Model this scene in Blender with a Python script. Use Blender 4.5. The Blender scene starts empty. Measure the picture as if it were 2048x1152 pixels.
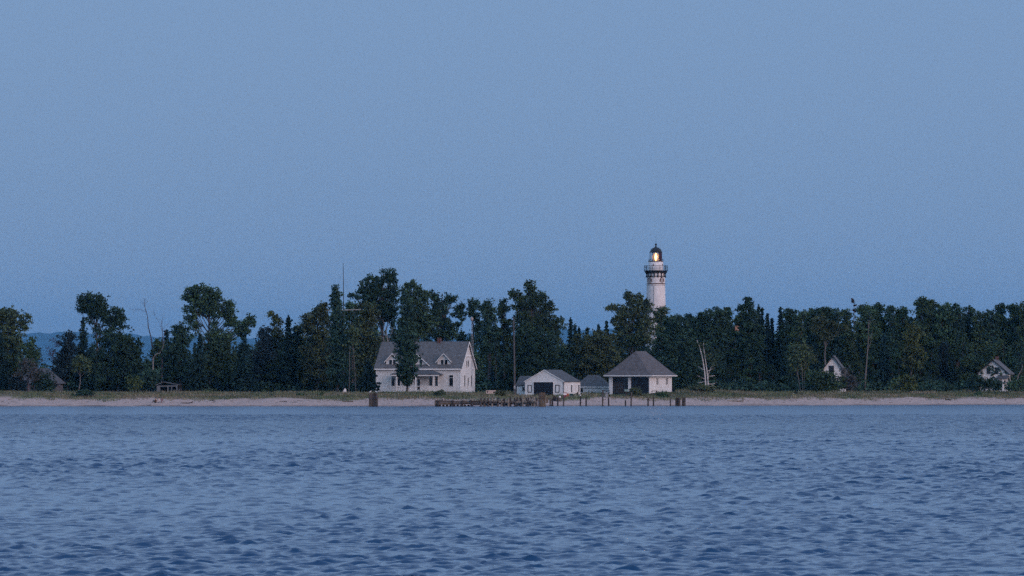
import bpy, math, random
import numpy as np
from mathutils import Vector, Matrix

sc = bpy.context.scene
C = sc.collection
R = math.radians
rng = np.random.default_rng(11)
rnd = random.Random(5)

# ------------------------------------------------------------------ camera
F = 7380.0            # focal length in pixels of the 2048 px wide photograph
CX, HY, CAMZ = 1024.0, 762.0, 4.0
cam = bpy.data.cameras.new('camera')
cam.sensor_width = 36.0
cam.lens = 36.0 * F / 2048.0
cam.shift_y = (HY - 576.0) / 2048.0
cam.clip_start = 0.5
cam.clip_end = 40000
camo = bpy.data.objects.new('camera', cam)
camo.location = (0, 0, CAMZ)
camo.rotation_euler = (math.pi / 2, 0, 0)
C.objects.link(camo)
sc.camera = camo

# ------------------------------------------------------------------ dusk sky
SUN_AZ, SUN_EL = 136.0, 16.0          # degrees clockwise from +Y: behind the viewer, to the right
world = bpy.data.worlds.new('World')
sc.world = world
world.use_nodes = True
nt = world.node_tree
nt.nodes.clear()
n_out = nt.nodes.new('ShaderNodeOutputWorld')
n_sky = nt.nodes.new('ShaderNodeTexSky')
n_sky.sky_type = 'NISHITA'
n_sky.sun_disc = False
n_sky.sun_elevation = R(2.0)
n_sky.sun_rotation = R(SUN_AZ)
n_sky.ozone_density = 2.0
n_bg1 = nt.nodes.new('ShaderNodeBackground')
n_bg1.inputs['Strength'].default_value = 0.008
nt.links.new(n_sky.outputs['Color'], n_bg1.inputs['Color'])
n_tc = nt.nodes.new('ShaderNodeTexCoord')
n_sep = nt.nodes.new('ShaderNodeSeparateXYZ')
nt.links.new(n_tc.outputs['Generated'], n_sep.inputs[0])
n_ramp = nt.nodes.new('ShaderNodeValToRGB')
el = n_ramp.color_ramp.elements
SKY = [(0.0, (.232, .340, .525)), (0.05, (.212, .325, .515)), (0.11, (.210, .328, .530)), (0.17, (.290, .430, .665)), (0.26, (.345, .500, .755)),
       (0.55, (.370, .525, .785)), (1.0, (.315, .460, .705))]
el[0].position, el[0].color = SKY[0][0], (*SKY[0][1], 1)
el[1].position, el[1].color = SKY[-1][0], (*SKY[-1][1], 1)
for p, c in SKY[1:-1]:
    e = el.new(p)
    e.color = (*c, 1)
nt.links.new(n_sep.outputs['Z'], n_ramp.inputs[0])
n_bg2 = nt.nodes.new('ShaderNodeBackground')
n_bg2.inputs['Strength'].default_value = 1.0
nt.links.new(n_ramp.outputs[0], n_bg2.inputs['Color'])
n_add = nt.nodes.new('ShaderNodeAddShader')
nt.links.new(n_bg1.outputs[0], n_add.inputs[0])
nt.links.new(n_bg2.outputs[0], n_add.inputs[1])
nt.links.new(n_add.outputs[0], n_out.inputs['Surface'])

# the afterglow of the low sun: one broad soft lamp
sun = bpy.data.lights.new('sun', 'SUN')
sun.energy = 1.8
sun.angle = R(40)
sun.color = (1.0, 0.70, 0.64)
suno = bpy.data.objects.new('sun', sun)
C.objects.link(suno)
sd = Vector((math.sin(R(SUN_AZ)) * math.cos(R(SUN_EL)), math.cos(R(SUN_AZ)) * math.cos(R(SUN_EL)), math.sin(R(SUN_EL))))
suno.rotation_euler = sd.to_track_quat('Z', 'Y').to_euler()

sc.view_settings.view_transform = 'Standard'
sc.view_settings.look = 'None'
sc.view_settings.exposure = 0.0
sc.view_settings.gamma = 1.0
sc.view_settings.use_curve_mapping = False
sc.cycles.use_denoising = False
sc.cycles.use_adaptive_sampling = True
sc.cycles.adaptive_threshold = 0.04
sc.cycles.adaptive_min_samples = 32
sc.cycles.max_bounces = 6
sc.cycles.volume_bounces = 1
sc.cycles.transparent_max_bounces = 12

# ------------------------------------------------------------------ helpers
def PX(px, Y): return (px - CX) / F * Y
def PZ(py, Y): return CAMZ - (py - HY) / F * Y

SHX = [-4000, -83, -10, 17, 38, 60, 86, 4000]
SHY = [560, 582, 583, 595, 598, 610, 624, 700]
def shore(x): return np.interp(x, SHX, SHY)
PS = [-400, -60, -8, 0, 14, 25, 45, 65, 90, 4000]
PZs = [-14, -4, -0.62, 0, 1.15, 1.5, 1.9, 1.98, 2.0, 2.4]
def ground(x, y):
    x = np.asarray(x, float); y = np.asarray(y, float)
    s = y - shore(x)
    z = np.interp(s, PS, PZs)
    w = np.clip(s / 12, 0, 1) * np.clip((260 - s) / 60, 0, 1)
    z = z + w * (0.10 * np.sin(x * .31 + y * .17) + 0.07 * np.sin(x * .83 - y * .4 + 1) + 0.04 * np.sin(x * 1.9 + y * .9))
    z = z + np.where((s > 0) & (s < 14), 0.03 * np.sin(x * .45) * np.sin(s / 14 * math.pi), 0)
    z = z + 0.95 * np.exp(-((x - PX(1408, 628)) / 6.5) ** 2 - ((y - 629) / 7.0) ** 2)
    z = z + 0.55 * np.exp(-((x - PX(5, 600)) / 7.5) ** 2 - ((y - 606) / 8.0) ** 2)
    return z

def link(o, parent=None, mats=()):
    C.objects.link(o)
    for m in mats:
        o.data.materials.append(m)
    if parent is not None:
        o.parent = parent
    return o

def tag(o, label=None, cat=None, group=None, kind=None):
    if label: o['label'] = label
    if cat: o['category'] = cat
    if group: o['group'] = group
    if kind: o['kind'] = kind
    return o

def thing(name, label, cat, loc=(0, 0, 0), rz=0.0, group=None):
    o = bpy.data.objects.new(name, None)
    o.empty_display_size = 0.3
    o.location = loc
    o.rotation_euler = (0, 0, rz)
    C.objects.link(o)
    return tag(o, label, cat, group)

class MB:
    """collects shapes, builds ONE mesh object"""
    def __init__(s):
        s.v, s.f, s.m = [], [], []
    def add(s, vs, fs, mi=0):
        b = len(s.v)
        s.v += [tuple(p) for p in vs]
        s.f += [tuple(b + i for i in q) for q in fs]
        s.m += [mi] * len(fs)
        return s
    def box(s, x0, x1, y0, y1, z0, z1, mi=0):
        vs = [(x, y, z) for z in (z0, z1) for y in (y0, y1) for x in (x0, x1)]
        return s.add(vs, [(0, 2, 3, 1), (4, 5, 7, 6), (0, 1, 5, 4), (2, 6, 7, 3), (0, 4, 6, 2), (1, 3, 7, 5)], mi)
    def prism(s, poly, d, mi=0):
        """polygon (3D points) pushed along vector d"""
        n = len(poly)
        d = Vector(d)
        vs = [Vector(p) for p in poly] + [Vector(p) + d for p in poly]
        fs = [tuple(range(n - 1, -1, -1)), tuple(range(n, 2 * n))] + [(i, (i + 1) % n, n + (i + 1) % n, n + i) for i in range(n)]
        return s.add(vs, fs, mi)
    def tube(s, pts, rs, n=6, mi=0, cap=True):
        pts = [Vector(p) for p in pts]
        if not isinstance(rs, (list, tuple)): rs = [rs] * len(pts)
        vs, fs = [], []
        for i, p in enumerate(pts):
            d = (pts[min(i + 1, len(pts) - 1)] - pts[max(i - 1, 0)])
            d = d.normalized() if d.length > 1e-9 else Vector((0, 0, 1))
            a = d.orthogonal().normalized() if abs(d.z) < .9 else (Vector((1, 0, 0)) - d * d.x).normalized()
            b = d.cross(a)
            for k in range(n):
                t = 2 * math.pi * k / n
                vs.append(p + (a * math.cos(t) + b * math.sin(t)) * rs[i])
        for i in range(len(pts) - 1):
            for k in range(n):
                fs.append((i * n + k, i * n + (k + 1) % n, (i + 1) * n + (k + 1) % n, (i + 1) * n + k))
        if cap:
            fs.append(tuple(range(n - 1, -1, -1)))
            m = (len(pts) - 1) * n
            fs.append(tuple(range(m, m + n)))
        return s.add(vs, fs, mi)
    def lathe(s, prof, n=24, mi=0, c=(0, 0), a0=0.0, a1=2 * math.pi):
        full = abs(a1 - a0 - 2 * math.pi) < 1e-6
        k = n if full else n + 1
        vs = [(c[0] + r * math.cos(a0 + (a1 - a0) * j / n), c[1] + r * math.sin(a0 + (a1 - a0) * j / n), z) for r, z in prof for j in range(k)]
        fs = []
        for i in range(len(prof) - 1):
            for j in range(n):
                j2 = (j + 1) % k
                fs.append((i * k + j, i * k + j2, (i + 1) * k + j2, (i + 1) * k + j))
        return s.add(vs, fs, mi)
    def blob(s, c, r, n=10, mi=0):
        r = (r, r, r) if not isinstance(r, (tuple, list)) else r
        b = len(s.v)
        prof = [(math.sin(math.pi * i / 6), -math.cos(math.pi * i / 6)) for i in range(7)]
        s.lathe([(max(a, 1e-3), z) for a, z in prof], n, mi)
        for i in range(b, len(s.v)):
            x, y, z = s.v[i]
            s.v[i] = (c[0] + x * r[0], c[1] + y * r[1], c[2] + z * r[2])
        return s
    def build(s, name, mats, parent=None, smooth=False):
        me = bpy.data.meshes.new(name)
        me.from_pydata(s.v, [], s.f)
        if not isinstance(mats, (list, tuple)): mats = [mats]
        o = bpy.data.objects.new(name, me)
        link(o, parent, mats)
        if len(mats) > 1:
            me.polygons.foreach_set('material_index', s.m)
        if smooth:
            me.polygons.foreach_set('use_smooth', [True] * len(me.polygons))
        me.update()
        return o

def np_mesh(name, V, Q):
    """V (n,3), Q (m,k) faces of k corners"""
    me = bpy.data.meshes.new(name)
    m, k = Q.shape
    me.vertices.add(len(V))
    me.vertices.foreach_set('co', np.ascontiguousarray(V, np.float32).ravel())
    me.loops.add(m * k)
    me.loops.foreach_set('vertex_index', np.ascontiguousarray(Q, np.int32).ravel())
    me.polygons.add(m)
    me.polygons.foreach_set('loop_start', np.arange(0, m * k, k, dtype=np.int32))
    me.update(calc_edges=True)
    return me

# ------------------------------------------------------------------ materials
def mat(name, col, rough=.8, noise=None, bump=None, spec=.3, metallic=0.0):
    """noise=(scale, darkest factor, brightest factor[, stretch xyz]); bump=(scale, distance)"""
    m = bpy.data.materials.new(name)
    m.use_nodes = True
    t = m.node_tree
    b = t.nodes['Principled BSDF']
    b.inputs['Roughness'].default_value = rough
    b.inputs['Specular IOR Level'].default_value = spec
    b.inputs['Metallic'].default_value = metallic
    b.inputs['Base Color'].default_value = (*col, 1)
    tc = t.nodes.new('ShaderNodeTexCoord')
    if noise:
        mp = t.nodes.new('ShaderNodeMapping')
        if len(noise) > 3: mp.inputs['Scale'].default_value = noise[3]
        t.links.new(tc.outputs['Object'], mp.inputs[0])
        nz = t.nodes.new('ShaderNodeTexNoise')
        nz.inputs['Scale'].default_value = noise[0]
        nz.inputs['Detail'].default_value = 6
        nz.inputs['Roughness'].default_value = .65
        t.links.new(mp.outputs[0], nz.inputs['Vector'])
        rp = t.nodes.new('ShaderNodeValToRGB')
        rp.color_ramp.elements[0].position = .32
        rp.color_ramp.elements[1].position = .68
        rp.color_ramp.elements[0].color = (*[c * noise[1] for c in col], 1)
        rp.color_ramp.elements[1].color = (*[min(1, c * noise[2]) for c in col], 1)
        t.links.new(nz.outputs[0], rp.inputs[0])
        t.links.new(rp.outputs[0], b.inputs['Base Color'])
    if bump:
        nb = t.nodes.new('ShaderNodeTexNoise')
        nb.inputs['Scale'].default_value = bump[0]
        nb.inputs['Detail'].default_value = 4
        t.links.new(tc.outputs['Object'], nb.inputs['Vector'])
        bp = t.nodes.new('ShaderNodeBump')
        bp.inputs['Distance'].default_value = bump[1]
        t.links.new(nb.outputs[0], bp.inputs['Height'])
        t.links.new(bp.outputs[0], b.inputs['Normal'])
    return m

def lined(m, period, depth, axis='Z', dark=.82):
    """clapboards or shingle courses: fine relief repeating along one object axis"""
    t = m.node_tree
    b = t.nodes['Principled BSDF']
    tc = t.nodes.new('ShaderNodeTexCoord')
    sp = t.nodes.new('ShaderNodeSeparateXYZ')
    t.links.new(tc.outputs['Object'], sp.inputs[0])
    dv = t.nodes.new('ShaderNodeMath'); dv.operation = 'DIVIDE'; dv.inputs[1].default_value = period
    t.links.new(sp.outputs[axis], dv.inputs[0])
    fr = t.nodes.new('ShaderNodeMath'); fr.operation = 'FRACT'
    t.links.new(dv.outputs[0], fr.inputs[0])
    inv = t.nodes.new('ShaderNodeMath'); inv.operation = 'SUBTRACT'; inv.inputs[0].default_value = 1.0
    t.links.new(fr.outputs[0], inv.inputs[1])
    bp = t.nodes.new('ShaderNodeBump')
    bp.inputs['Distance'].default_value = depth
    t.links.new(inv.outputs[0], bp.inputs['Height'])
    t.links.new(bp.outputs[0], b.inputs['Normal'])
    return m

def foliage(name, col, vary=.45, patch=.35):
    m = bpy.data.materials.new(name)
    m.use_nodes = True
    t = m.node_tree
    b = t.nodes['Principled BSDF']
    b.inputs['Roughness'].default_value = .75
    b.inputs['Specular IOR Level'].default_value = .15
    geo = t.nodes.new('ShaderNodeNewGeometry')
    tc = t.nodes.new('ShaderNodeTexCoord')
    oi = t.nodes.new('ShaderNodeObjectInfo')
    nz = t.nodes.new('ShaderNodeTexNoise')
    nz.inputs['Scale'].default_value = .55
    nz.inputs['Detail'].default_value = 3
    t.links.new(tc.outputs['Object'], nz.inputs['Vector'])
    def mr(src, a, bb):
        n = t.nodes.new('ShaderNodeMapRange')
        n.inputs['To Min'].default_value = a
        n.inputs['To Max'].default_value = bb
        t.links.new(src, n.inputs[0])
        return n.outputs[0]
    a = mr(geo.outputs['Random Per Island'], 1 - vary, 1 + vary)
    n2 = t.nodes.new('ShaderNodeMapRange')
    n2.inputs['From Min'].default_value = .35; n2.inputs['From Max'].default_value = .65
    n2.inputs['To Min'].default_value = 1 - patch; n2.inputs['To Max'].default_value = 1 + patch
    t.links.new(nz.outputs[0], n2.inputs[0])
    c = mr(oi.outputs['Random'], .75, 1.25)
    m1 = t.nodes.new('ShaderNodeMath'); m1.operation = 'MULTIPLY'
    t.links.new(a, m1.inputs[0]); t.links.new(n2.outputs[0], m1.inputs[1])
    m2 = t.nodes.new('ShaderNodeMath'); m2.operation = 'MULTIPLY'
    t.links.new(m1.outputs[0], m2.inputs[0]); t.links.new(c, m2.inputs[1])
    hs = t.nodes.new('ShaderNodeHueSaturation')
    hs.inputs['Color'].default_value = (*col, 1)
    t.links.new(m2.outputs[0], hs.inputs['Value'])
    h = mr(oi.outputs['Random'], .482, .518)
    t.links.new(h, hs.inputs['Hue'])
    t.links.new(hs.outputs[0], b.inputs['Base Color'])
    return m

M = {}
M['white'] = lined(mat('white_clapboard', (.74, .73, .72), .75, (2.6, .74, 1.06)), .14, .03)
M['white2'] = lined(mat('white_board_wall', (.76, .75, .74), .75, (1.8, .80, 1.05)), .14, .02)
M['trim'] = mat('white_trim', (.78, .77, .76), .6, (2, .92, 1.03))
M['roof'] = lined(mat('weathered_shingle', (.125, .125, .132), .9, (2.2, .66, 1.3)), .14, .05)
M['roof_dark'] = lined(mat('dark_shingle', (.085, .088, .098), .9, (2.2, .68, 1.3)), .14, .05)
M['roof_warm'] = lined(mat('brown_grey_shingle', (.118, .106, .110), .9, (2.0, .66, 1.3)), .16, .05)
M['glass'] = mat('dark_window_glass', (.012, .014, .018), .08, spec=.5)
M['screen'] = mat('window_screen', (.05, .055, .06), .6)
M['dark'] = mat('dark_interior', (.012, .013, .016), .8)
M['door_dark'] = mat('dark_door_paint', (.008, .012, .022), .55, (3, .7, 1.2))
M['black'] = mat('black_iron', (.016, .017, .020), .45, (4, .8, 1.25))
M['ltower'] = mat('whitewashed_brick', (.78, .74, .74), .8, (1.4, .80, 1.05, (1.5, 1.5, .5)), (9, .02))
M['brick'] = mat('red_brick', (.115, .055, .045), .85, (9, .7, 1.3))
M['tanbrick'] = mat('tan_brick', (.50, .27, .17), .85, (9, .8, 1.15))
M['wood'] = mat('weathered_timber', (.098, .080, .067), .9, (2.2, .45, 1.45, (3, 3, .5)), (12, .02))
M['wood_dark'] = mat('wet_dark_timber', (.042, .034, .030), .85, (2.2, .5, 1.5, (3, 3, .6)), (12, .02))
M['wood_pale'] = mat('bleached_timber', (.26, .22, .18), .9, (3, .6, 1.3))
M['wood_tan'] = mat('tan_timber', (.135, .100, .068), .9, (2.2, .5, 1.4, (3, 3, .4)), (12, .02))
M['pole'] = mat('grey_brown_pole', (.088, .080, .082), .9, (2, .7, 1.3, (4, 4, .4)))
M['steel'] = mat('galvanised_steel', (.30, .31, .33), .45, (5, .85, 1.15))
M['paintpole'] = mat('pale_painted_spar', (.42, .40, .40), .6, (3, .8, 1.1))
M['red'] = mat('faded_red_paint', (.22, .025, .035), .6, (4, .8, 1.2))
M['orange'] = mat('orange_fabric', (.55, .13, .05), .8, (5, .8, 1.2))
M['green'] = mat('dark_green_plastic', (.010, .045, .048), .5, (4, .8, 1.2))
M['teal'] = mat('grey_green_board', (.17, .26, .25), .6, (4, .9, 1.1))
M['beige'] = mat('beige_sign_board', (.52, .42, .37), .6, (4, .93, 1.05))
M['signbrown'] = mat('brown_sign_print', (.10, .05, .04), .7)
M['signpink'] = mat('faded_red_print', (.40, .22, .20), .7)
M['bark'] = mat('grey_bark', (.075, .065, .062), .95, (3, .6, 1.4, (2, 2, .6)))
M['bark_pale'] = mat('pale_bark', (.17, .15, .145), .9, (2.2, .5, 1.25, (2, 2, .7)))
M['birch'] = mat('white_birch_bark', (.64, .59, .58), .8, (2.0, .5, 1.12, (1, 1, 2.5)))
M['dead'] = mat('dead_grey_wood', (.085, .065, .075), .9, (2.5, .7, 1.3))
M['deadpale'] = mat('pale_dead_wood', (.24, .22, .21), .9, (2.5, .7, 1.2))
M['stone'] = mat('pale_stone', (.36, .31, .30), .9, (4, .8, 1.15))
M['whitething'] = mat('white_paint', (.78, .76, .76), .6, (3, .92, 1.02))
M['maroon'] = mat('dark_maroon_iron', (.05, .012, .020), .5)
M['skin'] = mat('skin', (.40, .24, .18), .6)
M['hair'] = mat('dark_hair', (.02, .014, .012), .7)
M['clothdark'] = mat('black_clothing', (.014, .013, .016), .9)
M['clothwhite'] = mat('white_shirt', (.75, .73, .73), .85)
M['clothred'] = mat('maroon_fabric', (.17, .018, .035), .85)
M['clothtan'] = mat('dusty_red_trousers', (.26, .09, .09), .9)
M['gullgrey'] = mat('gull_grey', (.40, .41, .43), .8)
M['gullwhite'] = mat('gull_white', (.85, .84, .83), .8)
M['beak'] = mat('yellow_beak', (.5, .3, .05), .5)

FOL = {
    'dark': foliage('dark_leaves', (.030, .065, .042)),
    'mid': foliage('green_leaves', (.046, .088, .044)),
    'olive': foliage('olive_leaves', (.060, .085, .040)),
    'yellow': foliage('yellow_green_leaves', (.066, .088, .032)),
    'spruce': foliage('spruce_needles', (.016, .040, .033), .4, .25),
    'pine': foliage('pine_needles', (.030, .064, .038), .45, .35),
    'blue': foliage('blue_grey_leaves', (.017, .032, .036), .4, .3),
    'twig': foliage('grey_twigs', (.075, .075, .072), .4, .3),
    'purple': foliage('purple_grey_twigs', (.075, .062, .092), .4, .3),
    'weed': foliage('beach_weeds', (.075, .095, .05)),
}

# ------------------------------------------------------------------ ground
def build_ground():
    xs = np.concatenate([[-5500, -3000, -1500, -800, -400, -250, -180, -140], np.arange(-115, 115.1, .9), [140, 180, 250, 400, 800, 1500, 3000, 6000]])
    ss = np.concatenate([[-300, -100, -40, -15, -6], np.arange(-3, 46, .55), np.arange(47, 120, 4), [140, 180, 240, 400, 700, 1200, 2000]])
    X, S = np.meshgrid(xs, ss)
    Y = shore(X) + S
    Z = ground(X, Y)
    Z = Z + np.where((S > .5) & (S < 46) & (np.abs(X) < 116), rng.normal(0, .012, X.shape), 0)
    V = np.stack([X, Y, Z], -1).reshape(-1, 3)
    ny, nx = X.shape
    i = np.arange(ny - 1)[:, None] * nx + np.arange(nx - 1)[None]
    Q = np.stack([i, i + 1, i + nx + 1, i + nx], -1).reshape(-1, 4)
    me = np_mesh('ground', V, Q)
    me.polygons.foreach_set('use_smooth', np.ones(len(Q), bool))
    at = me.attributes.new('inland', 'FLOAT', 'POINT')
    at.data.foreach_set('value', S.reshape(-1).astype(np.float32))
    o = bpy.data.objects.new('ground', me)
    m = bpy.data.materials.new('sand_and_soil')
    m.use_nodes = True
    t = m.node_tree
    b = t.nodes['Principled BSDF']
    b.inputs['Roughness'].default_value = .95
    b.inputs['Specular IOR Level'].default_value = .1
    a = t.nodes.new('ShaderNodeAttribute'); a.attribute_name = 'inland'
    tc = t.nodes.new('ShaderNodeTexCoord')
    nz = t.nodes.new('ShaderNodeTexNoise'); nz.inputs['Scale'].default_value = .25; nz.inputs['Detail'].default_value = 8
    t.links.new(tc.outputs['Object'], nz.inputs['Vector'])
    ad = t.nodes.new('ShaderNodeMath'); ad.operation = 'MULTIPLY_ADD'; ad.inputs[1].default_value = 9.0
    t.links.new(nz.outputs[0], ad.inputs[0])
    t.links.new(a.outputs['Fac'], ad.inputs[2])
    mr = t.nodes.new('ShaderNodeMapRange'); mr.inputs['From Min'].default_value = 0; mr.inputs['From Max'].default_value = 40
    t.links.new(ad.outputs[0], mr.inputs[0])
    rp = t.nodes.new('ShaderNodeValToRGB')
    e = rp.color_ramp.elements
    e[0].position, e[0].color = .10, (.185, .135, .125, 1)      # wet sand
    e[1].position, e[1].color = .18, (.47, .355, .325, 1)     # dry sand
    for p, c in [(.42, (.47, .355, .325)), (.52, (.22, .18, .12)), (.7, (.06, .06, .035)), (1.0, (.035, .035, .02))]:
        q = e.new(p); q.color = (*c, 1)
    t.links.new(mr.outputs[0], rp.inputs[0])
    n2 = t.nodes.new('ShaderNodeTexNoise'); n2.inputs['Scale'].default_value = 2.2; n2.inputs['Detail'].default_value = 8; n2.inputs['Roughness'].default_value = .75
    mp = t.nodes.new('ShaderNodeMapping'); mp.inputs['Scale'].default_value = (.55, 1, 1)
    t.links.new(tc.outputs['Object'], mp.inputs[0])
    t.links.new(mp.outputs[0], n2.inputs['Vector'])
    m2 = t.nodes.new('ShaderNodeMapRange'); m2.inputs['From Min'].default_value = .3; m2.inputs['From Max'].default_value = .7
    m2.inputs['To Min'].default_value = .55; m2.inputs['To Max'].default_value = 1.3
    t.links.new(n2.outputs[0], m2.inputs[0])
    mx = t.nodes.new('ShaderNodeMix'); mx.data_type = 'RGBA'; mx.blend_type = 'MULTIPLY'; mx.inputs[0].default_value = 1
    t.links.new(rp.outputs[0], mx.inputs[6]); t.links.new(m2.outputs[0], mx.inputs[7])
    t.links.new(mx.outputs[2], b.inputs['Base Color'])
    bp = t.nodes.new('ShaderNodeBump'); bp.inputs['Distance'].default_value = .12
    t.links.new(n2.outputs[0], bp.inputs['Height']); t.links.new(bp.outputs[0], b.inputs['Normal'])
    link(o, None, [m])
    tag(o, kind='structure')
build_ground()

# ------------------------------------------------------------------ water
def build_water():
    near = [-600, -200, -60, -10, 8, 20, 32, 42, 50]
    g = [56.0]
    while g[-1] < 640: g.append(g[-1] + (g[-1] * .0011 if g[-1] < 115 else .16 if g[-1] < 245 else .30 if g[-1] < 440 else .62))
    rows = np.array(near + g + [680, 760, 900, 1200, 2000, 4000, 9000, 19800])
    u = np.concatenate([[-120, -30, -8, -3, -1.6, -1.25], np.linspace(-1.08, 1.08, 270), [1.25, 1.6, 3, 8, 30, 120]])
    U, Y = np.meshgrid(u, rows)
    X = U * np.maximum(Y, 52) * .1388
    r = np.random.default_rng(3)
    N = 90
    lam = np.exp(r.uniform(math.log(.17), math.log(.95), N))
    th = r.normal(0, .55, N) + .12                     # travel direction about the line of sight
    ph = r.uniform(0, 2 * math.pi, N)
    Z = np.zeros_like(X); DX = np.zeros_like(X); DY = np.zeros_like(X)
    dy = np.gradient(rows)[:, None]
    lim = ((Y > 50) & (Y < 645) & (np.abs(U) < 1.3))
    fade = np.clip((Y - 50) / 8, 0, 1) * np.clip((1.25 - np.abs(U)) / .15, 0, 1) * lim
    # gusts: rougher and calmer patches
    gust = .92 + .16 * np.sin(X * .035 + Y * .021 + 1) * np.sin(Y * .033 - X * .017) + .10 * np.sin(X * .11 - Y * .05)
    gust = gust * np.clip((shore(X) - Y) / 12, .1, 1)
    for k in range(N):
        L = lam[k]; kk = 2 * math.pi / L
        st = .050 * (L / .5) ** .25
        am = st / kk
        att = np.clip((L / dy - 1.1) / 1.6, 0, 1)
        sx, sy = math.sin(th[k]), math.cos(th[k])
        P = kk * (X * sx + Y * sy) + ph[k]
        s = np.sin(P); c = np.cos(P)
        Z += am * att * s
        DX += am * att * c * sx * 1.0
        DY += am * att * c * sy * 1.0
    # longer waves out towards the shore
    wf = np.clip((Y - 90) / 90, 0, 1)
    for k in range(36):
        L = math.exp(r.uniform(math.log(.5), math.log(1.6)))
        kk = 2 * math.pi / L
        a_ = r.normal(0, .5) + .1
        am = .044 / kk * np.clip((L / dy - 1.1) / 1.2, 0, 1) * wf * np.clip((shore(X) - Y) / 80, 0, 1)
        sx, sy = math.sin(a_), math.cos(a_)
        P = kk * (X * sx + Y * sy) + r.uniform(0, 6.28)
        Z += am * np.sin(P); DX += am * np.cos(P) * sx; DY += am * np.cos(P) * sy
    Z *= fade * gust; DX *= fade * gust; DY *= fade * gust
    V = np.stack([X + DX, Y + DY, Z], -1).reshape(-1, 3)
    ny, nx = X.shape
    i = np.arange(ny - 1)[:, None] * nx + np.arange(nx - 1)[None]
    Q = np.stack([i, i + 1, i + nx + 1, i + nx], -1).reshape(-1, 4)
    me = np_mesh('water', V, Q)
    me.polygons.foreach_set('use_smooth', np.ones(len(Q), bool))
    o = bpy.data.objects.new('water', me)
    m = bpy.data.materials.new('lake_water')
    m.use_nodes = True
    t = m.node_tree
    b = t.nodes['Principled BSDF']
    b.inputs['Base Color'].default_value = (.008, .055, .142, 1)
    b.inputs['IOR'].default_value = 1.33
    b.inputs['Specular IOR Level'].default_value = .5
    tc = t.nodes.new('ShaderNodeTexCoord')
    sp = t.nodes.new('ShaderNodeSeparateXYZ')
    t.links.new(tc.outputs['Object'], sp.inputs[0])
    mr = t.nodes.new('ShaderNodeMapRange')      # unresolved ripples roughen the far water
    mr.inputs['From Min'].default_value = 230; mr.inputs['From Max'].default_value = 540
    mr.inputs['To Min'].default_value = .05; mr.inputs['To Max'].default_value = .28
    t.links.new(sp.outputs['Y'], mr.inputs[0]); t.links.new(mr.outputs[0], b.inputs['Roughness'])
    mp = t.nodes.new('ShaderNodeMapping'); mp.inputs['Scale'].default_value = (1.0, 1.5, 1)
    t.links.new(tc.outputs['Object'], mp.inputs[0])
    nz = t.nodes.new('ShaderNodeTexNoise'); nz.inputs['Scale'].default_value = 2.0; nz.inputs['Detail'].default_value = 4
    t.links.new(mp.outputs[0], nz.inputs['Vector'])
    bp = t.nodes.new('ShaderNodeBump'); bp.inputs['Distance'].default_value = .10; bp.inputs['Strength'].default_value = 1
    mb = t.nodes.new('ShaderNodeMapRange')
    mb.inputs['From Min'].default_value = 240; mb.inputs['From Max'].default_value = 540
    mb.inputs['To Min'].default_value = .10; mb.inputs['To Max'].default_value = .5
    t.links.new(sp.outputs['Y'], mb.inputs[0]); t.links.new(mb.outputs[0], bp.inputs['Strength'])
    t.links.new(nz.outputs[0], bp.inputs['Height']); t.links.new(bp.outputs[0], b.inputs['Normal'])
    link(o, None, [m])
    tag(o, kind='structure')
build_water()

# ------------------------------------------------------------------ far wooded hills
def build_hills():
    xs = np.linspace(-5200, 5200, 900) * 2.85
    vs = np.array([0, .12, .3, .5, .75, .9, 1, 1.15, 1.6])
    prof = np.array([0, .30, .55, .74, .90, .97, 1, .9, .3])
    top = 240 + 13 * np.sin(xs * .0007 + 1) + 12 * np.sin(xs * .0020 + .4) + 4 * np.sin(xs * .006) + 3 * np.sin(xs * .021 + 2) * np.sin(xs * .0043) + 24 * np.clip((xs - 2400) / 2400, 0, 1)
    top = top + np.interp(xs / 2.85, [-5200, -870, -820, -780, -600, -560], [0, 6, 14, 12, -16, 0])
    r = np.random.default_rng(8)
    X, Vv = np.meshgrid(xs, vs)
    Z = prof[:, None] * top[None] + r.normal(0, 5.5, X.shape) * (Vv > 0) - 2
    Y = 18000 + Vv * 700 + 60 * np.sin(X * .004)
    V = np.stack([X, Y, Z], -1).reshape(-1, 3)
    ny, nx = X.shape
    i = np.arange(ny - 1)[:, None] * nx + np.arange(nx - 1)[None]
    Q = np.stack([i, i + 1, i + nx + 1, i + nx], -1).reshape(-1, 4)
    o = bpy.data.objects.new('hills', np_mesh('hills', V, Q))
    link(o, None, [mat('wooded_hillside', (.030, .044, .034), .95, (.03, .5, 1.5))])
    tag(o, kind='structure')
build_hills()

# ------------------------------------------------------------------ evening haze
hz = MB().box(-15500, 15500, -700, 20400, -16, 345).build('haze', [])
hm = bpy.data.materials.new('evening_haze')
hm.use_nodes = True
t = hm.node_tree
t.nodes.remove(t.nodes['Principled BSDF'])
pv = t.nodes.new('ShaderNodeVolumePrincipled')
pv.inputs['Color'].default_value = (.30, .68, 1.0, 1)
pv.inputs['Density'].default_value = 0.52e-4
pv.inputs['Anisotropy'].default_value = 0.8
t.links.new(pv.outputs[0], t.nodes['Material Output'].inputs['Volume'])
hz.data.materials.append(hm)
tag(hz, kind='stuff')

# ------------------------------------------------------------------ buildings
def placed(name, label, cat, px, Y, zb, theta):
    """Empty at the front-left corner; local x runs along the front, local y goes into the building"""
    return thing(name, label, cat, (PX(px, Y), Y, zb), -R(theta))

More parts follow.
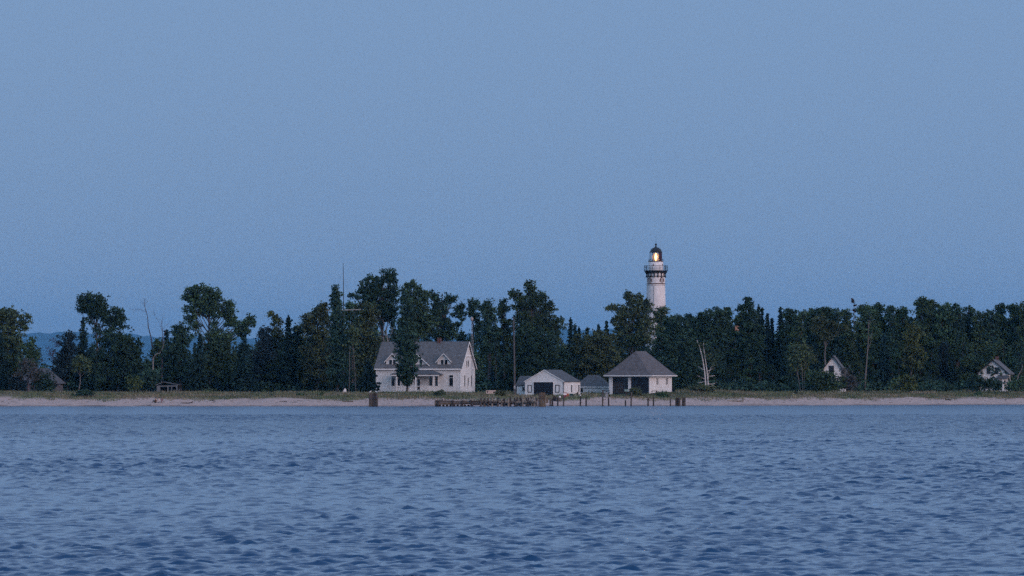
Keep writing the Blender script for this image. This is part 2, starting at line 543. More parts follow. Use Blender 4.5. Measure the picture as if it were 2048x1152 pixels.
def gable_body(L, D, h, ridge, along='x', t=.0):
    """solid house body, ridge along x or y"""
    b = MB()
    if along == 'x':
        b.prism([(0, 0, -.6), (0, D, -.6), (0, D, h), (0, D / 2, ridge), (0, 0, h)], (L, 0, 0))
    else:
        b.prism([(0, 0, -.6), (L, 0, -.6), (L, 0, h), (L / 2, 0, ridge), (0, 0, h)], (0, D, 0))
    return b

def gable_roof(L, D, h, ridge, along='x', ov=.35, vg=.3, th=.16, lift=.03):
    b = MB()
    if along == 'x':
        hw, n0, n1 = D / 2, -vg, L + vg
        k = (ridge - h) / hw
        for s in (1, -1):
            e = (-ov) if s == 1 else D + ov
            ez = h - ov * k + lift
            b.prism([(n0, e, ez), (n0, hw, ridge + lift), (n0, hw, ridge + lift + th), (n0, e, ez + th)] if s == 1 else
                    [(n0, hw, ridge + lift), (n0, e, ez), (n0, e, ez + th), (n0, hw, ridge + lift + th)], (n1 - n0, 0, 0))
    else:
        hw = L / 2
        k = (ridge - h) / hw
        for s in (1, -1):
            e = (-ov) if s == 1 else L + ov
            ez = h - ov * k + lift
            b.prism([(e, -vg, ez), (hw, -vg, ridge + lift), (hw, -vg, ridge + lift + th), (e, -vg, ez + th)] if s == 1 else
                    [(hw, -vg, ridge + lift), (e, -vg, ez), (e, -vg, ez + th), (hw, -vg, ridge + lift + th)], (0, D + 2 * vg, 0))
    return b

def hip_roof(L, D, h, ridge, ra, rb, along='y', ov=.6, flare=0.0, th=.14):
    """hip roof over an L x D plan; ridge from ra to rb along the given axis, flared eaves"""
    b = MB()
    def ring(o, z): return [(-o, -o, z), (L + o, -o, z), (L + o, D + o, z), (-o, D + o, z)]
    lo = ring(ov, h - .02); lo2 = ring(ov, h - .02 + th)
    if along == 'y': top = [(L / 2, ra, ridge), (L / 2, rb, ridge)]
    else: top = [(ra, D / 2, ridge), (rb, D / 2, ridge)]
    vs = lo + lo2
    if flare > 0:
        f = .22
        cen = [top[0], top[0], top[1], top[1]] if along == 'y' else [top[0], top[1], top[1], top[0]]
        mid = []
        for p, q in zip(lo2, cen):
            mid.append(tuple(p[i] + (q[i] - p[i]) * f for i in range(2)) + (p[2] + (q[2] - p[2]) * (f - flare),))
        vs += mid
    k = len(vs)
    vs += top
    a, c = k, k + 1
    fs = [(3, 2, 1, 0), (0, 1, 5, 4), (1, 2, 6, 5), (2, 3, 7, 6), (3, 0, 4, 7)]
    e = 4
    if flare > 0:
        fs += [(4, 5, 9, 8), (5, 6, 10, 9), (6, 7, 11, 10), (7, 4, 8, 11)]
        e = 8
    if along == 'y':
        fs += [(e, e + 1, a), (e + 1, e + 2, c, a), (e + 2, e + 3, c), (e + 3, e, a, c)]
    else:
        fs += [(e, e + 1, c, a), (e + 1, e + 2, c), (e + 2, e + 3, a, c), (e + 3, e, a)]
    return b.add(vs, fs)

def window(parent, face, a0, a1, z0, z1, off=0.0, frame=.07, mull=None, transom=None, gmat='glass', fmat='trim', label=None):
    """window on face 'front' (plane y=off) or 'right' (plane x=off); a0..a1 along the wall"""
    f = MB(); g = MB()
    def bx(b, p0, p1, q0, q1, d0, d1):
        if face == 'front': b.box(p0, p1, off - d1, off - d0, q0, q1)
        else: b.box(off + d0, off + d1, p0, p1, q0, q1)
    bx(f, a0 - frame, a0, z0 - frame, z1 + frame, -.02, .05)
    bx(f, a1, a1 + frame, z0 - frame, z1 + frame, -.02, .05)
    bx(f, a0, a1, z1, z1 + frame, -.02, .055)
    bx(f, a0 - .03, a1 + .03, z0 - frame, z0, -.02, .075)
    cuts = [z0, z1]
    if transom: 
        bx(f, a0, a1, transom - .025, transom + .025, -.02, .04)
        cuts = [z0, transom, z1]
    o = f.build('window', M[fmat], parent)
    for i in range(len(cuts) - 1):
        q = MB()
        if mull:
            w = (a1 - a0) / mull
            for k in range(mull):
                bx(q, a0 + k * w + (.02 if k else 0), a0 + (k + 1) * w - (.02 if k < mull - 1 else 0), cuts[i] + .0, cuts[i + 1], .004, .014)
        else:
            bx(q, a0, a1, cuts[i], cuts[i + 1], .004, .014)
        q.build('pane', M[gmat], o)
    if label: o['label'] = label
    return o

def keeper_house():
    Y = 650
    t = placed('white_house', 'large white clapboard house with three dormers and a front porch behind the dune grass', 'house', 752, Y, 1.87, 15)
    L, D, h, rg = 15.5, 9.15, 4.5, 8.95
    gable_body(L, D, h, rg).build('wall', M['white'], t)
    rf = gable_roof(L, D, h, rg, 'x', .32, .32, .16, .0).build('roof', M['roof'], t)
    # eave boards and corner boards
    b = MB().box(-.3, L + .3, -.36, -.30, h - .42, h - .20)
    b.build('eave_board', M['trim'], t)
    for x0 in (-.02, L - .16):
        MB().box(x0, x0 + .18, -.03, .02, -.3, h - .05).build('corner_board', M['trim'], t)
    MB().box(L - .02, L + .03, .02, .2, -.3, h - .05).build('corner_board', M['trim'], t)
    MB().box(L - .02, L + .03, D - .2, D + .01, -.3, h - .05).build('corner_board', M['trim'], t)
    # rake boards on the right gable
    k = (rg - h) / (D / 2)
    for s in (0, 1):
        y0, y1 = (-.32, D / 2) if s == 0 else (D + .32, D / 2)
        z0 = h - .32 * k
        MB().prism([(L + .325, y0, z0 - .12), (L + .325, y1, rg - .14), (L + .325, y1, rg + .16), (L + .325, y0, z0 + .16)], (.03, 0, 0)).build('rake_board', M['trim'], t)
    MB().box(L, L + .12, D / 2 - 2.25, D / 2 + 2.25, 6.46, 6.60).build('pent_board', M['trim'], t)
    # chimney
    ch = MB().box(10.0, 10.62, D / 2 - .35, D / 2 + .25, rg - .5, rg + .72).build('chimney', M['brick'], t)
    MB().box(9.95, 10.67, D / 2 - .40, D / 2 + .30, rg + .72, rg + .80).build('chimney_cap', M['brick'], ch)
    # front windows
    for a in (2.85, 3.82):
        window(t, 'front', a, a + .62, 1.25, 3.15, transom=2.72)
    window(t, 'front', 13.43, 14.13, 1.25, 3.15, transom=2.72)
    window(t, 'front', 9.75, 10.35, 1.22, 3.0, transom=2.72)
    window(t, 'front', 10.85, 11.35, 1.22, 3.0)
    window(t, 'front', 5.3, 5.95, 1.22, 3.0, transom=2.72)
    # door
    d = MB().box(7.5, 8.2, -.05, .02, .48, 2.55).build('door', M['trim'], t)
    MB().box(7.58, 8.12, -.065, -.052, 1.3, 2.45).build('glass', M['glass'], d)
    MB().box(7.62, 8.08, -.07, -.052, .6, 1.15).build('panel', M['screen'], d)
    # right gable windows
    for a, z0, z1 in ((2.2, 1.25, 3.15), (4.4, 1.3, 2.7), (6.6, 1.25, 3.15)):
        window(t, 'right', a, a + .66, z0, z1, off=L)
    for a in (3.55, 4.6):
        window(t, 'right', a, a + .68, 4.65, 5.75, off=L)
    # dormers
    def dormer(uc, hw, zb, ze, za, wins):
        y0 = .42
        wt = MB()
        wt.prism([(uc - hw, y0, zb), (uc + hw, y0, zb), (uc + hw, y0, ze), (uc, y0, za), (uc - hw, y0, ze)], (0, 3.2, 0))
        do = wt.build('dormer', M['white'], t)
        ho = hw + .26
        sl = (za - ze) / hw
        rb = MB()
        for s in (-1, 1):
            e = (uc + s * ho, y0 - .3, ze - .26 * sl)
            ap = (uc, y0 - .3, za + .02)
            pts = [e, ap, (ap[0], ap[1], ap[2] + .14), (e[0], e[1], e[2] + .14)]
            rb.prism(pts if s == -1 else pts[::-1], (0, 3.4, 0))
        rb.build('dormer_roof', M['roof'], do)
        fb = MB()
        for s in (-1, 1):
            e = (uc + s * ho, y0 - .33, ze - .26 * sl - .04)
            ap = (uc, y0 - .33, za + .0)
            pts = [e, ap, (ap[0], ap[1], ap[2] + .17), (e[0], e[1], e[2] + .17)]
            fb.prism(pts if s == -1 else pts[::-1], (0, .03, 0))
        fb.box(uc - hw - .05, uc + hw + .05, y0 - .05, y0 - .01, zb - .02, zb + .14)
        fb.build('dormer_trim', M['trim'], do)
        for (a, b_, z0, z1) in wins:
            wb = MB()
            f = .06
            wb.box(a - f, a, y0 - .05, y0 + .01, z0 - f, z1 + f).box(b_, b_ + f, y0 - .05, y0 + .01, z0 - f, z1 + f)
            wb.box(a, b_, y0 - .05, y0 + .01, z1, z1 + f).box(a, b_, y0 - .06, y0 + .01, z0 - f, z0)
            wb.box(a, b_, y0 - .012, y0 - .004, z0, z1, 1)
            wb.build('dormer_window', [M['trim'], M['glass']], do)
    dormer(2.9, 1.2, 4.6, 5.62, 6.85, [(2.28, 2.84, 4.84, 5.86), (2.98, 3.54, 4.84, 5.86)])
    dormer(12.35, 1.2, 4.6, 5.62, 6.85, [(11.76, 12.30, 4.84, 5.86), (12.44, 12.98, 4.84, 5.86)])
    dormer(7.45, 2.3, 4.55, 4.75, 6.75, [(6.5, 7.05, 4.9, 5.85), (7.85, 8.4, 4.9, 5.85)])
    # porch
    p0, p1, dp = 3.4, 12.3, -2.45
    pr = MB()
    ze, zt = 3.22, 4.12
    pr.add([(p0, dp, ze), (p1, dp, ze), (p1, -.01, ze), (p0, -.01, ze), (p0, dp, ze + .14), (p1, dp, ze + .14), (p1, -.01, ze + .14), (p0, -.01, ze + .14),
            (p0 + 2.3, -.01, zt), (p1 - 2.3, -.01, zt)],
           [(3, 2, 1, 0), (0, 1, 5, 4), (1, 2, 6, 5), (3, 0, 4, 7), (4, 5, 9, 8), (5, 6, 9), (7, 4, 8), (2, 3, 7, 6), (6, 7, 8, 9)])
    pr.build('porch_roof', M['roof_dark'], t)
    MB().box(p0 + .1, p1 - .1, dp + .05, dp + .14, ze - .22, ze - .01).build('porch_beam', M['trim'], t)
    fl = MB().box(p0 + .6, p1 - .7, dp + .15, -.02, .28, .42).build('porch_floor', M['trim'], t)
    for x in (4.5, 7.95, 11.25):
        MB().box(x - .09, x + .09, dp + .16, dp + .34, -.6, ze - .23).build('porch_post', M['trim'], t)
    for x in (6.2, 9.7):
        MB().box(x - .07, x + .07, dp + .18, dp + .32, -.6, .27).build('pier_post', M['trim'], t)
    for x0, x1 in ((4.6, 7.85), (8.95, 11.15)):
        r_ = MB().box(x0, x1, dp + .2, dp + .27, 1.22, 1.29).box(x0, x1, dp + .2, dp + .27, .52, .58)
        n = int((x1 - x0) / .16)
        for i in range(1, n):
            x = x0 + (x1 - x0) * i / n
            r_.box(x - .025, x + .025, dp + .21, dp + .26, .58, 1.22)
        r_.build('balustrade', M['trim'], t)
    hr = MB()
    hr.tube([(11.35, dp + .3, 1.3), (13.1, dp + .1, .12)], .035, 5)
    hr.tube([(13.1, dp + .1, -.5), (13.1, dp + .1, .3)], .04, 5)
    hr.build('stair_rail', M['trim'], t)
keeper_house()

def gable_boathouse():
    Y = 622
    t = placed('gabled_boathouse', 'small white boathouse with a gable front and wide dark door between two framed panels', 'boathouse', 1050, Y, 1.39, 20)
    L, D, h, rg = 6.9, 8.6, 2.53, 4.42
    gable_body(L, D, h, rg, 'y').build('wall', M['white2'], t)
    gable_roof(L, D, h, rg, 'y', .16, .10, .10, .0).build('roof', M['roof_dark'], t)
    k = (rg - h) / (L / 2)
    for s in (-1, 1):
        e = (L / 2 + s * (L / 2 + .17), -.12, h - .16 * k - .03)
        ap = (L / 2, -.12, rg - .03)
        pts = [e, ap, (ap[0], ap[1], ap[2] + .13), (e[0], e[1], e[2] + .13)]
        MB().prism(pts if s == -1 else pts[::-1], (0, .03, 0)).build('rake_board', M['trim'], t)
    d = MB().box(1.57, 5.07, -.06, .02, -.5, 2.42).build('door', M['door_dark'], t)
    d['label'] = 'wide dark double door'
    fr = MB().box(1.49, 1.57, -.08, .02, -.5, 2.5).box(5.07, 5.15, -.08, .02, -.5, 2.5).box(1.57, 5.07, -.08, .02, 2.42, 2.5)
    fr.build('door_frame', M['trim'], t)
    for i in range(1, 6):
        x = 1.57 + 3.5 * i / 6
        MB().box(x - .02, x + .02, -.085, -.062, -.4, 2.38).build('door_batten', M['dark'], d)
    for a, b_ in ((.5, 1.22), (5.42, 6.16)):
        f = MB().box(a, a + .12, -.05, .01, .68, 1.95).box(b_ - .12, b_, -.05, .01, .68, 1.95).box(a + .12, b_ - .12, -.05, .01, 1.83, 1.95).box(a + .12, b_ - .12, -.05, .01, .68, .79)
        fo = f.build('panel_frame', M['black'], t)
        MB().box(a + .12, b_ - .12, -.03, .01, .79, 1.83).build('panel', M['trim'], fo)
    for a in (3.65, 7.45):
        window(t, 'right', a, a + .62, .72, 1.95, off=L, frame=.04)
    ds = MB().box(L - .03, L + .09, -.12, .0, 2.05, 2.45).tube([(L + .03, -.06, 2.1), (L + .03, -.06, .1)], .045, 6)
    ds.build('downspout', M['signbrown'], t)
    # annex with its own roof, on the left side
    a0, a1, v0, v1 = -2.0, -.02, 1.45, 5.4
    MB().prism([(a0, v0, -.6), (a0, v1, -.6), (a0, v1, 1.95), (a0, (v0 + v1) / 2, 3.35), (a0, v0, 1.95)], (a1 - a0, 0, 0)).build('annex_wall', M['white2'], t)
    b = MB()
    vm, hv = (v0 + v1) / 2, (v1 - v0) / 2
    kk = (3.35 - 1.95) / hv
    b.prism([(a0 - .15, v0 - .2, 1.95 - .2 * kk), (a0 - .15, vm, 3.35), (a0 - .15, vm, 3.47), (a0 - .15, v0 - .2, 1.95 - .2 * kk + .12)], (a1 - a0 + .13, 0, 0))
    b.prism([(a0 - .15, vm, 3.35), (a0 - .15, v1 + .2, 1.95 - .2 * kk), (a0 - .15, v1 + .2, 1.95 - .2 * kk + .12), (a0 - .15, vm, 3.47)], (a1 - a0 + .13, 0, 0))
    b.build('annex_roof', M['roof_dark'], t)
    window(t, 'front', -.98, -.30, .92, 1.58, off=v0, frame=.05)
gable_boathouse()

def hip_boathouse():
    Y = 630
    t = placed('hip_roofed_boathouse', 'white boathouse with tall flared hip roof and two dark boat bays', 'boathouse', 1218, Y, 1.66, 25)
    L, D, h, rg = 7.5, 9.9, 3.2, 7.45
    b = MB()
    # walls left open at the bays: front piers, header, side and back walls
    b.box(0, .66, 0, .22, -.6, h).box(3.55, 4.05, 0, .22, -.6, h).box(.66, 3.55, 0, .22, 3.02, h).box(4.05, L - .12, 0, .22, 3.02, h)
    b.box(L - .12, L, 0, .22, -.6, h)
    b.box(0, .2, .22, D, -.6, h).box(L - .2, L, .22, D, -.6, h).box(.2, L - .2, D - .2, D, -.6, h)
    b.build('wall', M['white2'], t)
    MB().box(.2, L - .2, .22, D - .2, -.3, .02).build('floor', M['wood_dark'], t)
    hip_roof(L, D, h, rg, 2.8, 7.3, 'y', .72, .035, .13).build('roof', M['roof_warm'], t)
    e = MB()
    e.box(-.70, L + .70, -.745, -.722, h - .05, h + .10).box(L + .722, L + .745, -.72, D + .7, h - .05, h + .10)
    e.build('eave_board', M['trim'], t)
    # left bay: closed glazed door of small panes, right bay: plain dark door
    d = MB().box(.66, 3.55, .06, .12, -.5, 3.02).build('bay_door', M['door_dark'], t)
    for i in range(6):
        for j in range(5):
            x0 = .74 + i * .465
            z0 = .28 + j * .54
            MB().box(x0, x0 + .40, .045, .058, z0, z0 + .46).build('pane', M['glass'], d)
    d2 = MB().box(4.05, L - .12, .06, .12, -.5, 3.02).build('bay_door', M['door_dark'], t)
    for i in range(1, 5):
        x = 4.05 + 3.33 * i / 5
        MB().box(x - .02, x + .02, .04, .058, -.4, 3.0).build('door_batten', M['dark'], d2)
    for a in (3.0, 7.2):
        window(t, 'right', a, a + .32, 1.75, 2.85, off=L, frame=.05)
        window(t, 'right', a + .46, a + .78, 1.75, 2.85, off=L, frame=.05)
hip_boathouse()

def small_hip_building():
    Y = 640
    t = placed('oil_house', 'low white outbuilding with grey hip roof between the two boathouses', 'outbuilding', 1151, Y, 1.85, 8)
    L, D, h, rg = 5.7, 5.2, 1.12, 3.2
    MB().box(0, L, 0, D, -1.0, h).build('wall', M['white2'], t)
    hip_roof(L, D, h, rg, 1.85, 3.75, 'x', .22, 0, .10).build('roof', M['roof_dark'], t)
    MB().box(-.2, L + .2, -.25, -.222, h - .10, h + .06).build('eave_board', M['trim'], t)
    window(t, 'front', .8, 1.3, .2, .9, off=0, frame=.05)
small_hip_building()

def forest_cottage():
    Y = 668
    t = placed('cottage', 'narrow white cottage with a steep dark roof half hidden by trees', 'cottage', 1644.5, Y, 1.95, 9)
    L, D, h, rg = 3.9, 6.0, 3.9, 6.5
    gable_body(L, D, h, rg, 'y').build('wall', M['white'], t)
    gable_roof(L, D, h, rg, 'y', .3, .35, .18, .0).build('roof', M['roof'], t)
    k = (rg - h) / (L / 2)
    for s in (-1, 1):
        e_ = (L / 2 + s * (L / 2 + .32), -.38, h - .3 * k - .06)
        ap = (L / 2, -.38, rg - .06)
        pts = [e_, ap, (ap[0], ap[1], ap[2] + .26), (e_[0], e_[1], e_[2] + .26)]
        MB().prism(pts if s == -1 else pts[::-1], (0, .03, 0)).build('rake_board', M['black'], t)
    window(t, 'front', 1.25, 2.05, 3.4, 4.75, off=0, frame=.08, fmat='screen')
forest_cottage()

def ivy_cottage():
    Y = 672
    t = placed('cottage', 'overgrown white cottage with dark windows and ivy at the right end of the wood', 'cottage', 1957, Y, 1.95, 17)
    L, D, h, rg = 5.35, 5.4, 3.5, 5.8
    gable_body(L, D, h, rg, 'y').build('wall', M['white'], t)
    gable_roof(L, D, h, rg, 'y', .3, .3, .18, .0).build('roof', M['roof'], t)
    k = (rg - h) / (L / 2)
    for s in (-1, 1):
        e_ = (L / 2 + s * (L / 2 + .32), -.33, h - .3 * k - .06)
        ap = (L / 2, -.33, rg - .06)
        pts = [e_, ap, (ap[0], ap[1], ap[2] + .24), (e_[0], e_[1], e_[2] + .24)]
        MB().prism(pts if s == -1 else pts[::-1], (0, .03, 0)).build('rake_board', M['black'], t)
    for a in (1.45, 2.95):
        window(t, 'front', a, a + .75, 3.3, 4.55, off=0, frame=.07)
    window(t, 'right', 1.6, 2.3, 1.2, 2.8, off=L, frame=.07)
    ch = MB().box(L / 2 - .25, L / 2 + .25, 3.9, 4.4, rg - .3, rg + .75).build('chimney', M['brick'], t)
    MB().prism([(3.6, 0, 2.95), (5.5, 0, 2.95), (5.5, 0, 3.08), (3.6, 0, 3.08)], (0, -1.5, -.55)).build('porch_roof', M['roof_dark'], t)
    MB().box(4.6, 4.85, -1.35, -1.15, -.4, 2.5).build('porch_post', M['trim'], t)
    iv = []
    r = np.random.default_rng(4)
    for _ in range(340):
        x, z = r.uniform(.0, L), r.uniform(0.0, 5.2)
        if z > h + (rg - h) * (1 - abs(x - L / 2) / (L / 2)) - .1: continue
        if math.sin(x * 3.1) + math.sin(z * 2.7 + x) + r.normal(0, .5) > .1 or z < 2.0 or (abs(x - 2.6) < .25):
            iv.append((x, -.1 - r.uniform(0, .12), z))
    for _ in range(200):
        y, z = r.uniform(0, D), r.uniform(0, 3.4)
        if math.sin(y * 2.6) + r.normal(0, .6) > 0 or z < 1.6: iv.append((L + .1 + r.uniform(0, .1), y, z))
    o = bpy.data.objects.new('ivy', leaf_mesh('ivy', np.array(iv), .42, r))
    link(o, t, [FOL['dark']])
    tag(o, kind='stuff')

def grey_cottage():
    Y = 664
    t = placed('cottage', 'grey cottage with a broad low hip roof behind the bushes at far left', 'cottage', 33, Y, 1.95, 10)
    L, D, h, rg = 6.7, 6.5, 1.55, 4.35
    MB().box(0, L, 0, D, -.6, h).build('wall', mat('grey_board', (.11, .11, .125), .85, (2, .7, 1.2)), t)
    hip_roof(L, D, h, rg, 2.3, 4.9, 'x', .45, 0, .12).build('roof', mat('pale_grey_roofing', (.085, .09, .105), .85, (4, .75, 1.2)), t)
    window(t, 'front', 1.0, 1.8, .5, 1.3, off=0, frame=.06, fmat='screen')
    window(t, 'front', 4.5, 5.3, .5, 1.3, off=0, frame=.06, fmat='screen')
grey_cottage()

def open_shed():
    Y = 660
    t = placed('open_shed', 'open fronted pale shed with dark bays at the edge of the wood', 'shed', 313, Y, 1.9, 4)
    L, D = 3.8, 3.0
    post = mat('pale_shed_paint', (.15, .165, .18), .8, (2, .7, 1.15))
    MB().box(0, L, D - .1, D, -.5, 1.5).box(0, .08, .1, D - .1, -.5, 1.45).box(L - .08, L, .1, D - .1, -.5, 1.45).build('wall', M['dark'], t)
    for x, w in ((.05, .62), (1.95, .22), (2.65, .16), (3.55, .2)):
        MB().box(x, x + w, 0, .08, -.5, 1.06 + x * .02).build('post', post, t)
    MB().prism([(0, 0, 1.06), (L, 0, 1.14), (L, 0, 1.34), (0, 0, 1.26)], (0, .09, 0)).build('fascia_beam', post, t)
    MB().prism([(-.2, -.1, 1.30), (1.2, -.1, 1.86), (1.2, -.1, 1.96), (-.2, -.1, 1.40)], (0, D + .2, 0)).build('roof', post, t)
    MB().prism([(1.21, -.05, 1.86), (L + .2, -.05, 1.36), (L + .2, -.05, 1.44), (1.21, -.05, 1.96)], (0, D + .1, 0)).build('roof', M['roof_dark'], t)
open_shed()

def keepers_quarters():
    Y = 728
    t = placed('brick_house', 'tan brick house behind the trees with only its chimney showing right of the lighthouse', 'house', 1440, Y, 2.0, 10)
    L, D, h, rg = 7.5, 7.0, 6.0, 10.6
    gable_body(L, D, h, rg).build('wall', M['tanbrick'], t)
    gable_roof(L, D, h, rg, 'x', .3, .3, .16).build('roof', M['roof_dark'], t)
    for a in (1.2, 3.4, 5.6):
        window(t, 'front', a, a + .8, 1.2, 2.8)
    c = MB().prism([(2.5, 3.0, 9.8), (3.5, 3.0, 9.8), (3.35, 3.0, 13.9), (2.75, 3.0, 13.9)], (0, .9, 0)).build('chimney', M['tanbrick'], t)
    MB().box(2.68, 3.42, 2.93, 3.97, 13.9, 14.1).build('chimney_cap', M['tanbrick'], c)
keepers_quarters()

# ------------------------------------------------------------------ lighthouse
def lighthouse():
    Y = 722.0
    s = Y / F                                     # metres per photo pixel
    t = thing('lighthouse', 'tall round white lighthouse tower with black lantern and lit lamp above the trees', 'lighthouse', (PX(1311.8, Y), Y, 2.0))
    z = lambda py: PZ(py, Y) - 2.0
    r = lambda px: px * s
    prof = [(r(24.0), -1.0), (r(23.5), .3), (r(21.2), z(680)), (r(19.5), z(614)), (r(18.4), z(571)), (r(18.3), z(568.6)), (r(18.3), z(552)), (r(18.2), z(541.5))]
    MB().lathe(prof, 40).build('tower', M['ltower'], t, True)
    MB().lathe([(r(18.35), z(568.6)), (r(18.9), z(568.4)), (r(18.9), z(567.0)), (r(18.3), z(566.8))], 40).build('belt_course', M['signbrown'], t, True)
    MB().lathe([(r(18.45), z(571.2)), (r(18.65), z(571)), (r(18.65), z(570.6)), (r(18.4), z(570.4))], 40).build('belt_course', M['steel'], t, True)
    a = -math.pi / 2 + math.asin(-5 / 19)
    MB().tube([(r(19.0) * math.cos(a), r(19.0) * math.sin(a), z(572)), (r(20.2) * math.cos(a), r(20.2) * math.sin(a), z(630)), (r(23.6) * math.cos(a), r(23.6) * math.sin(a), .2)], .035, 5).build('conductor_cable', M['steel'], t)
    # iron ring, brackets and gallery
    MB().lathe([(r(18.3), z(553.2)), (r(20.2), z(553)), (r(20.4), z(552)), (r(18.3), z(551.8))], 40).build('iron_ring', M['black'], t, True)
    nb = 16
    br = MB()
    for k in range(nb):
        a = 2 * math.pi * (k + .5) / nb
        c_, s_ = math.cos(a), math.sin(a)
        w = .085
        pts = [(r(18.1), z(554)), (r(20.3), z(554)), (r(19.6), z(549.5)), (r(20.6), z(546.5)), (r(22.2), z(545)), (r(18.1), z(545))]
        poly = [(c_ * rr + s_ * w, s_ * rr - c_ * w, zz) for rr, zz in pts]
        MB().prism(poly, (-2 * s_ * w, 2 * c_ * w, 0)).build('bracket', M['black'], t)
        MB().blob((c_ * r(20.1), s_ * r(20.1), z(554.3)), .10, 6).build('bracket_drop', M['black'], t)
    MB().lathe([(r(14), z(546)), (r(21.6), z(546)), (r(22.4), z(543.2)), (r(23.6), z(542.8)), (r(23.8), z(541.2)), (r(14), z(541.2))], 40).build('gallery', M['black'], t)
    rail = MB()
    for zz in (531.6, 534.7, 538):
        rad = r(23.2)
        n = 40
        pts = [(rad * math.cos(2 * math.pi * i / n), rad * math.sin(2 * math.pi * i / n), z(zz)) for i in range(n + 1)]
        rail.tube(pts, .028 if zz < 532 else .014, 5, cap=False)
    for k in range(80):
        a = 2 * math.pi * k / 80
        rail.tube([(r(23.2) * math.cos(a), r(23.2) * math.sin(a), z(541.2)), (r(23.2) * math.cos(a), r(23.2) * math.sin(a), z(531.6))], .007, 4)
    ro = rail.build('railing', M['black'], t)
    for k in range(10):
        a = 2 * math.pi * k / 10
        p = MB().tube([(r(23.2) * math.cos(a), r(23.2) * math.sin(a), z(541.2)), (r(23.2) * math.cos(a), r(23.2) * math.sin(a), z(530.8))], .04, 6)
        p.build('baluster', M['black'], ro)
    # arched window hoods
    for ax in (-13.0, 11.6):
        a = -math.pi / 2 + math.asin(ax / 18.3)
        hd = MB()
        pts = []
        for i in range(9):
            q = math.pi * i / 8
            da = -math.cos(q) * r(4.6) / r(18.3)
            pts.append((r(18.6) * math.cos(a + da), r(18.6) * math.sin(a + da), z(560.0) + math.sin(q) * .42))
        pts = [(pts[0][0], pts[0][1], z(562.6))] + pts + [(pts[-1][0], pts[-1][1], z(562.6))]
        hd.tube(pts, .085, 6)
        for q in (0, -1):
            hd.blob(pts[q], .12, 6)
        hd.build('window_hood', M['signbrown'], t)
        wb = MB()
        c_, s_ = math.cos(a), math.sin(a)
        poly = [(c_ * r(18.2) - s_ * q, s_ * r(18.2) + c_ * q, zz) for q, zz in ((-.3, z(567)), (.3, z(567)), (.3, z(559)), (0, z(557)), (-.3, z(559)))]
        wb.prism(poly, (c_ * .06, s_ * .06, 0))
        wb.build('window', M['stone'], t)
    # watch room and lantern
    MB().lathe([(r(14.8), z(541.3)), (r(14.6), z(523.6)), (r(12), z(523.4))], 36).build('watch_room', M['ltower'], t, True)
    for ax in (-5.5, 12.6):
        a = -math.pi / 2 + math.asin(ax / 14.8)
        MB().blob((r(14.8) * math.cos(a), r(14.8) * math.sin(a), z(530.0)), (.10, .10, .22), 8).build('vent', M['signbrown'], t)
    MB().lathe([(r(8), z(523.4)), (r(15.2), z(523.4)), (r(15.4), z(522.0)), (r(8), z(522.0))], 32).build('lantern_gallery', M['signbrown'], t)
    lr = MB()
    pts = [(r(15.0) * math.cos(2 * math.pi * i / 32), r(15.0) * math.sin(2 * math.pi * i / 32), z(518.4)) for i in range(33)]
    lr.tube(pts, .012, 4, cap=False)
    for k in range(12):
        a = 2 * math.pi * k / 12
        lr.tube([(r(15) * math.cos(a), r(15) * math.sin(a), z(522)), (r(15) * math.cos(a), r(15) * math.sin(a), z(518))], .02, 5)
    lr.build('lantern_railing', M['black'], t)
    n = 6
    a0 = -math.pi / 2 - math.pi / 6
    gl = bpy.data.materials.new('lantern_glass')
    gl.use_nodes = True
    g = gl.node_tree
    g.nodes.remove(g.nodes['Principled BSDF'])
    tr = g.nodes.new('ShaderNodeBsdfTransparent'); tr.inputs[0].default_value = (.95, .95, .95, 1)
    gs = g.nodes.new('ShaderNodeBsdfGlossy'); gs.inputs['Roughness'].default_value = .05
    mx = g.nodes.new('ShaderNodeMixShader'); mx.inputs[0].default_value = .06
    g.links.new(tr.outputs[0], mx.inputs[1]); g.links.new(gs.outputs[0], mx.inputs[2])
    g.links.new(mx.outputs[0], g.nodes['Material Output'].inputs[0])
    for k in range(n):
        a = a0 + 2 * math.pi * k / n
        b_ = a + 2 * math.pi / n
        MB().tube([(r(11.8) * math.cos(a), r(11.8) * math.sin(a), z(522)), (r(11.8) * math.cos(a), r(11.8) * math.sin(a), z(504.6))], .045, 6).build('glazing_bar', M['black'], t)
        p, q = Vector((r(11.6) * math.cos(a), r(11.6) * math.sin(a), 0)), Vector((r(11.6) * math.cos(b_), r(11.6) * math.sin(b_), 0))
        nrm = (p + q).normalized() * .03
        solid = .9 < (((a + b_) / 2 + math.pi / 2) % (2 * math.pi)) < 2.6
        MB().prism([(p.x, p.y, z(521.9)), (q.x, q.y, z(521.9)), (q.x, q.y, z(504.8)), (p.x, p.y, z(504.8))], tuple(nrm)).build('blank_panel' if solid else 'pane', M['maroon'] if solid else gl, t)
    dome = [(r(12.6), z(504.8)), (r(12.8), z(503.6)), (r(11.6), z(503.2)), (r(10.9), z(500.6)), (r(9.2), z(498)), (r(6.6), z(495.9)), (r(3.6), z(494.7)), (r(1.7), z(494.0)), (r(1.4), z(492.2)), (r(1.0), z(491.0))]
    do = MB().lathe([(r(.5), z(504.8))] + dome, 32).build('dome', M['black'], t, True)
    MB().blob((0, 0, z(489.0)), r(2.35), 14).build('vent_ball', M['black'], do, True)
    MB().tube([(0, 0, z(487)), (0, 0, z(470))], [.022, .008], 5).build('lightning_rod', M['black'], do)
    # lit lamp inside a barrel lens
    lm = bpy.data.materials.new('lamp_light')
    lm.use_nodes = True
    e = lm.node_tree
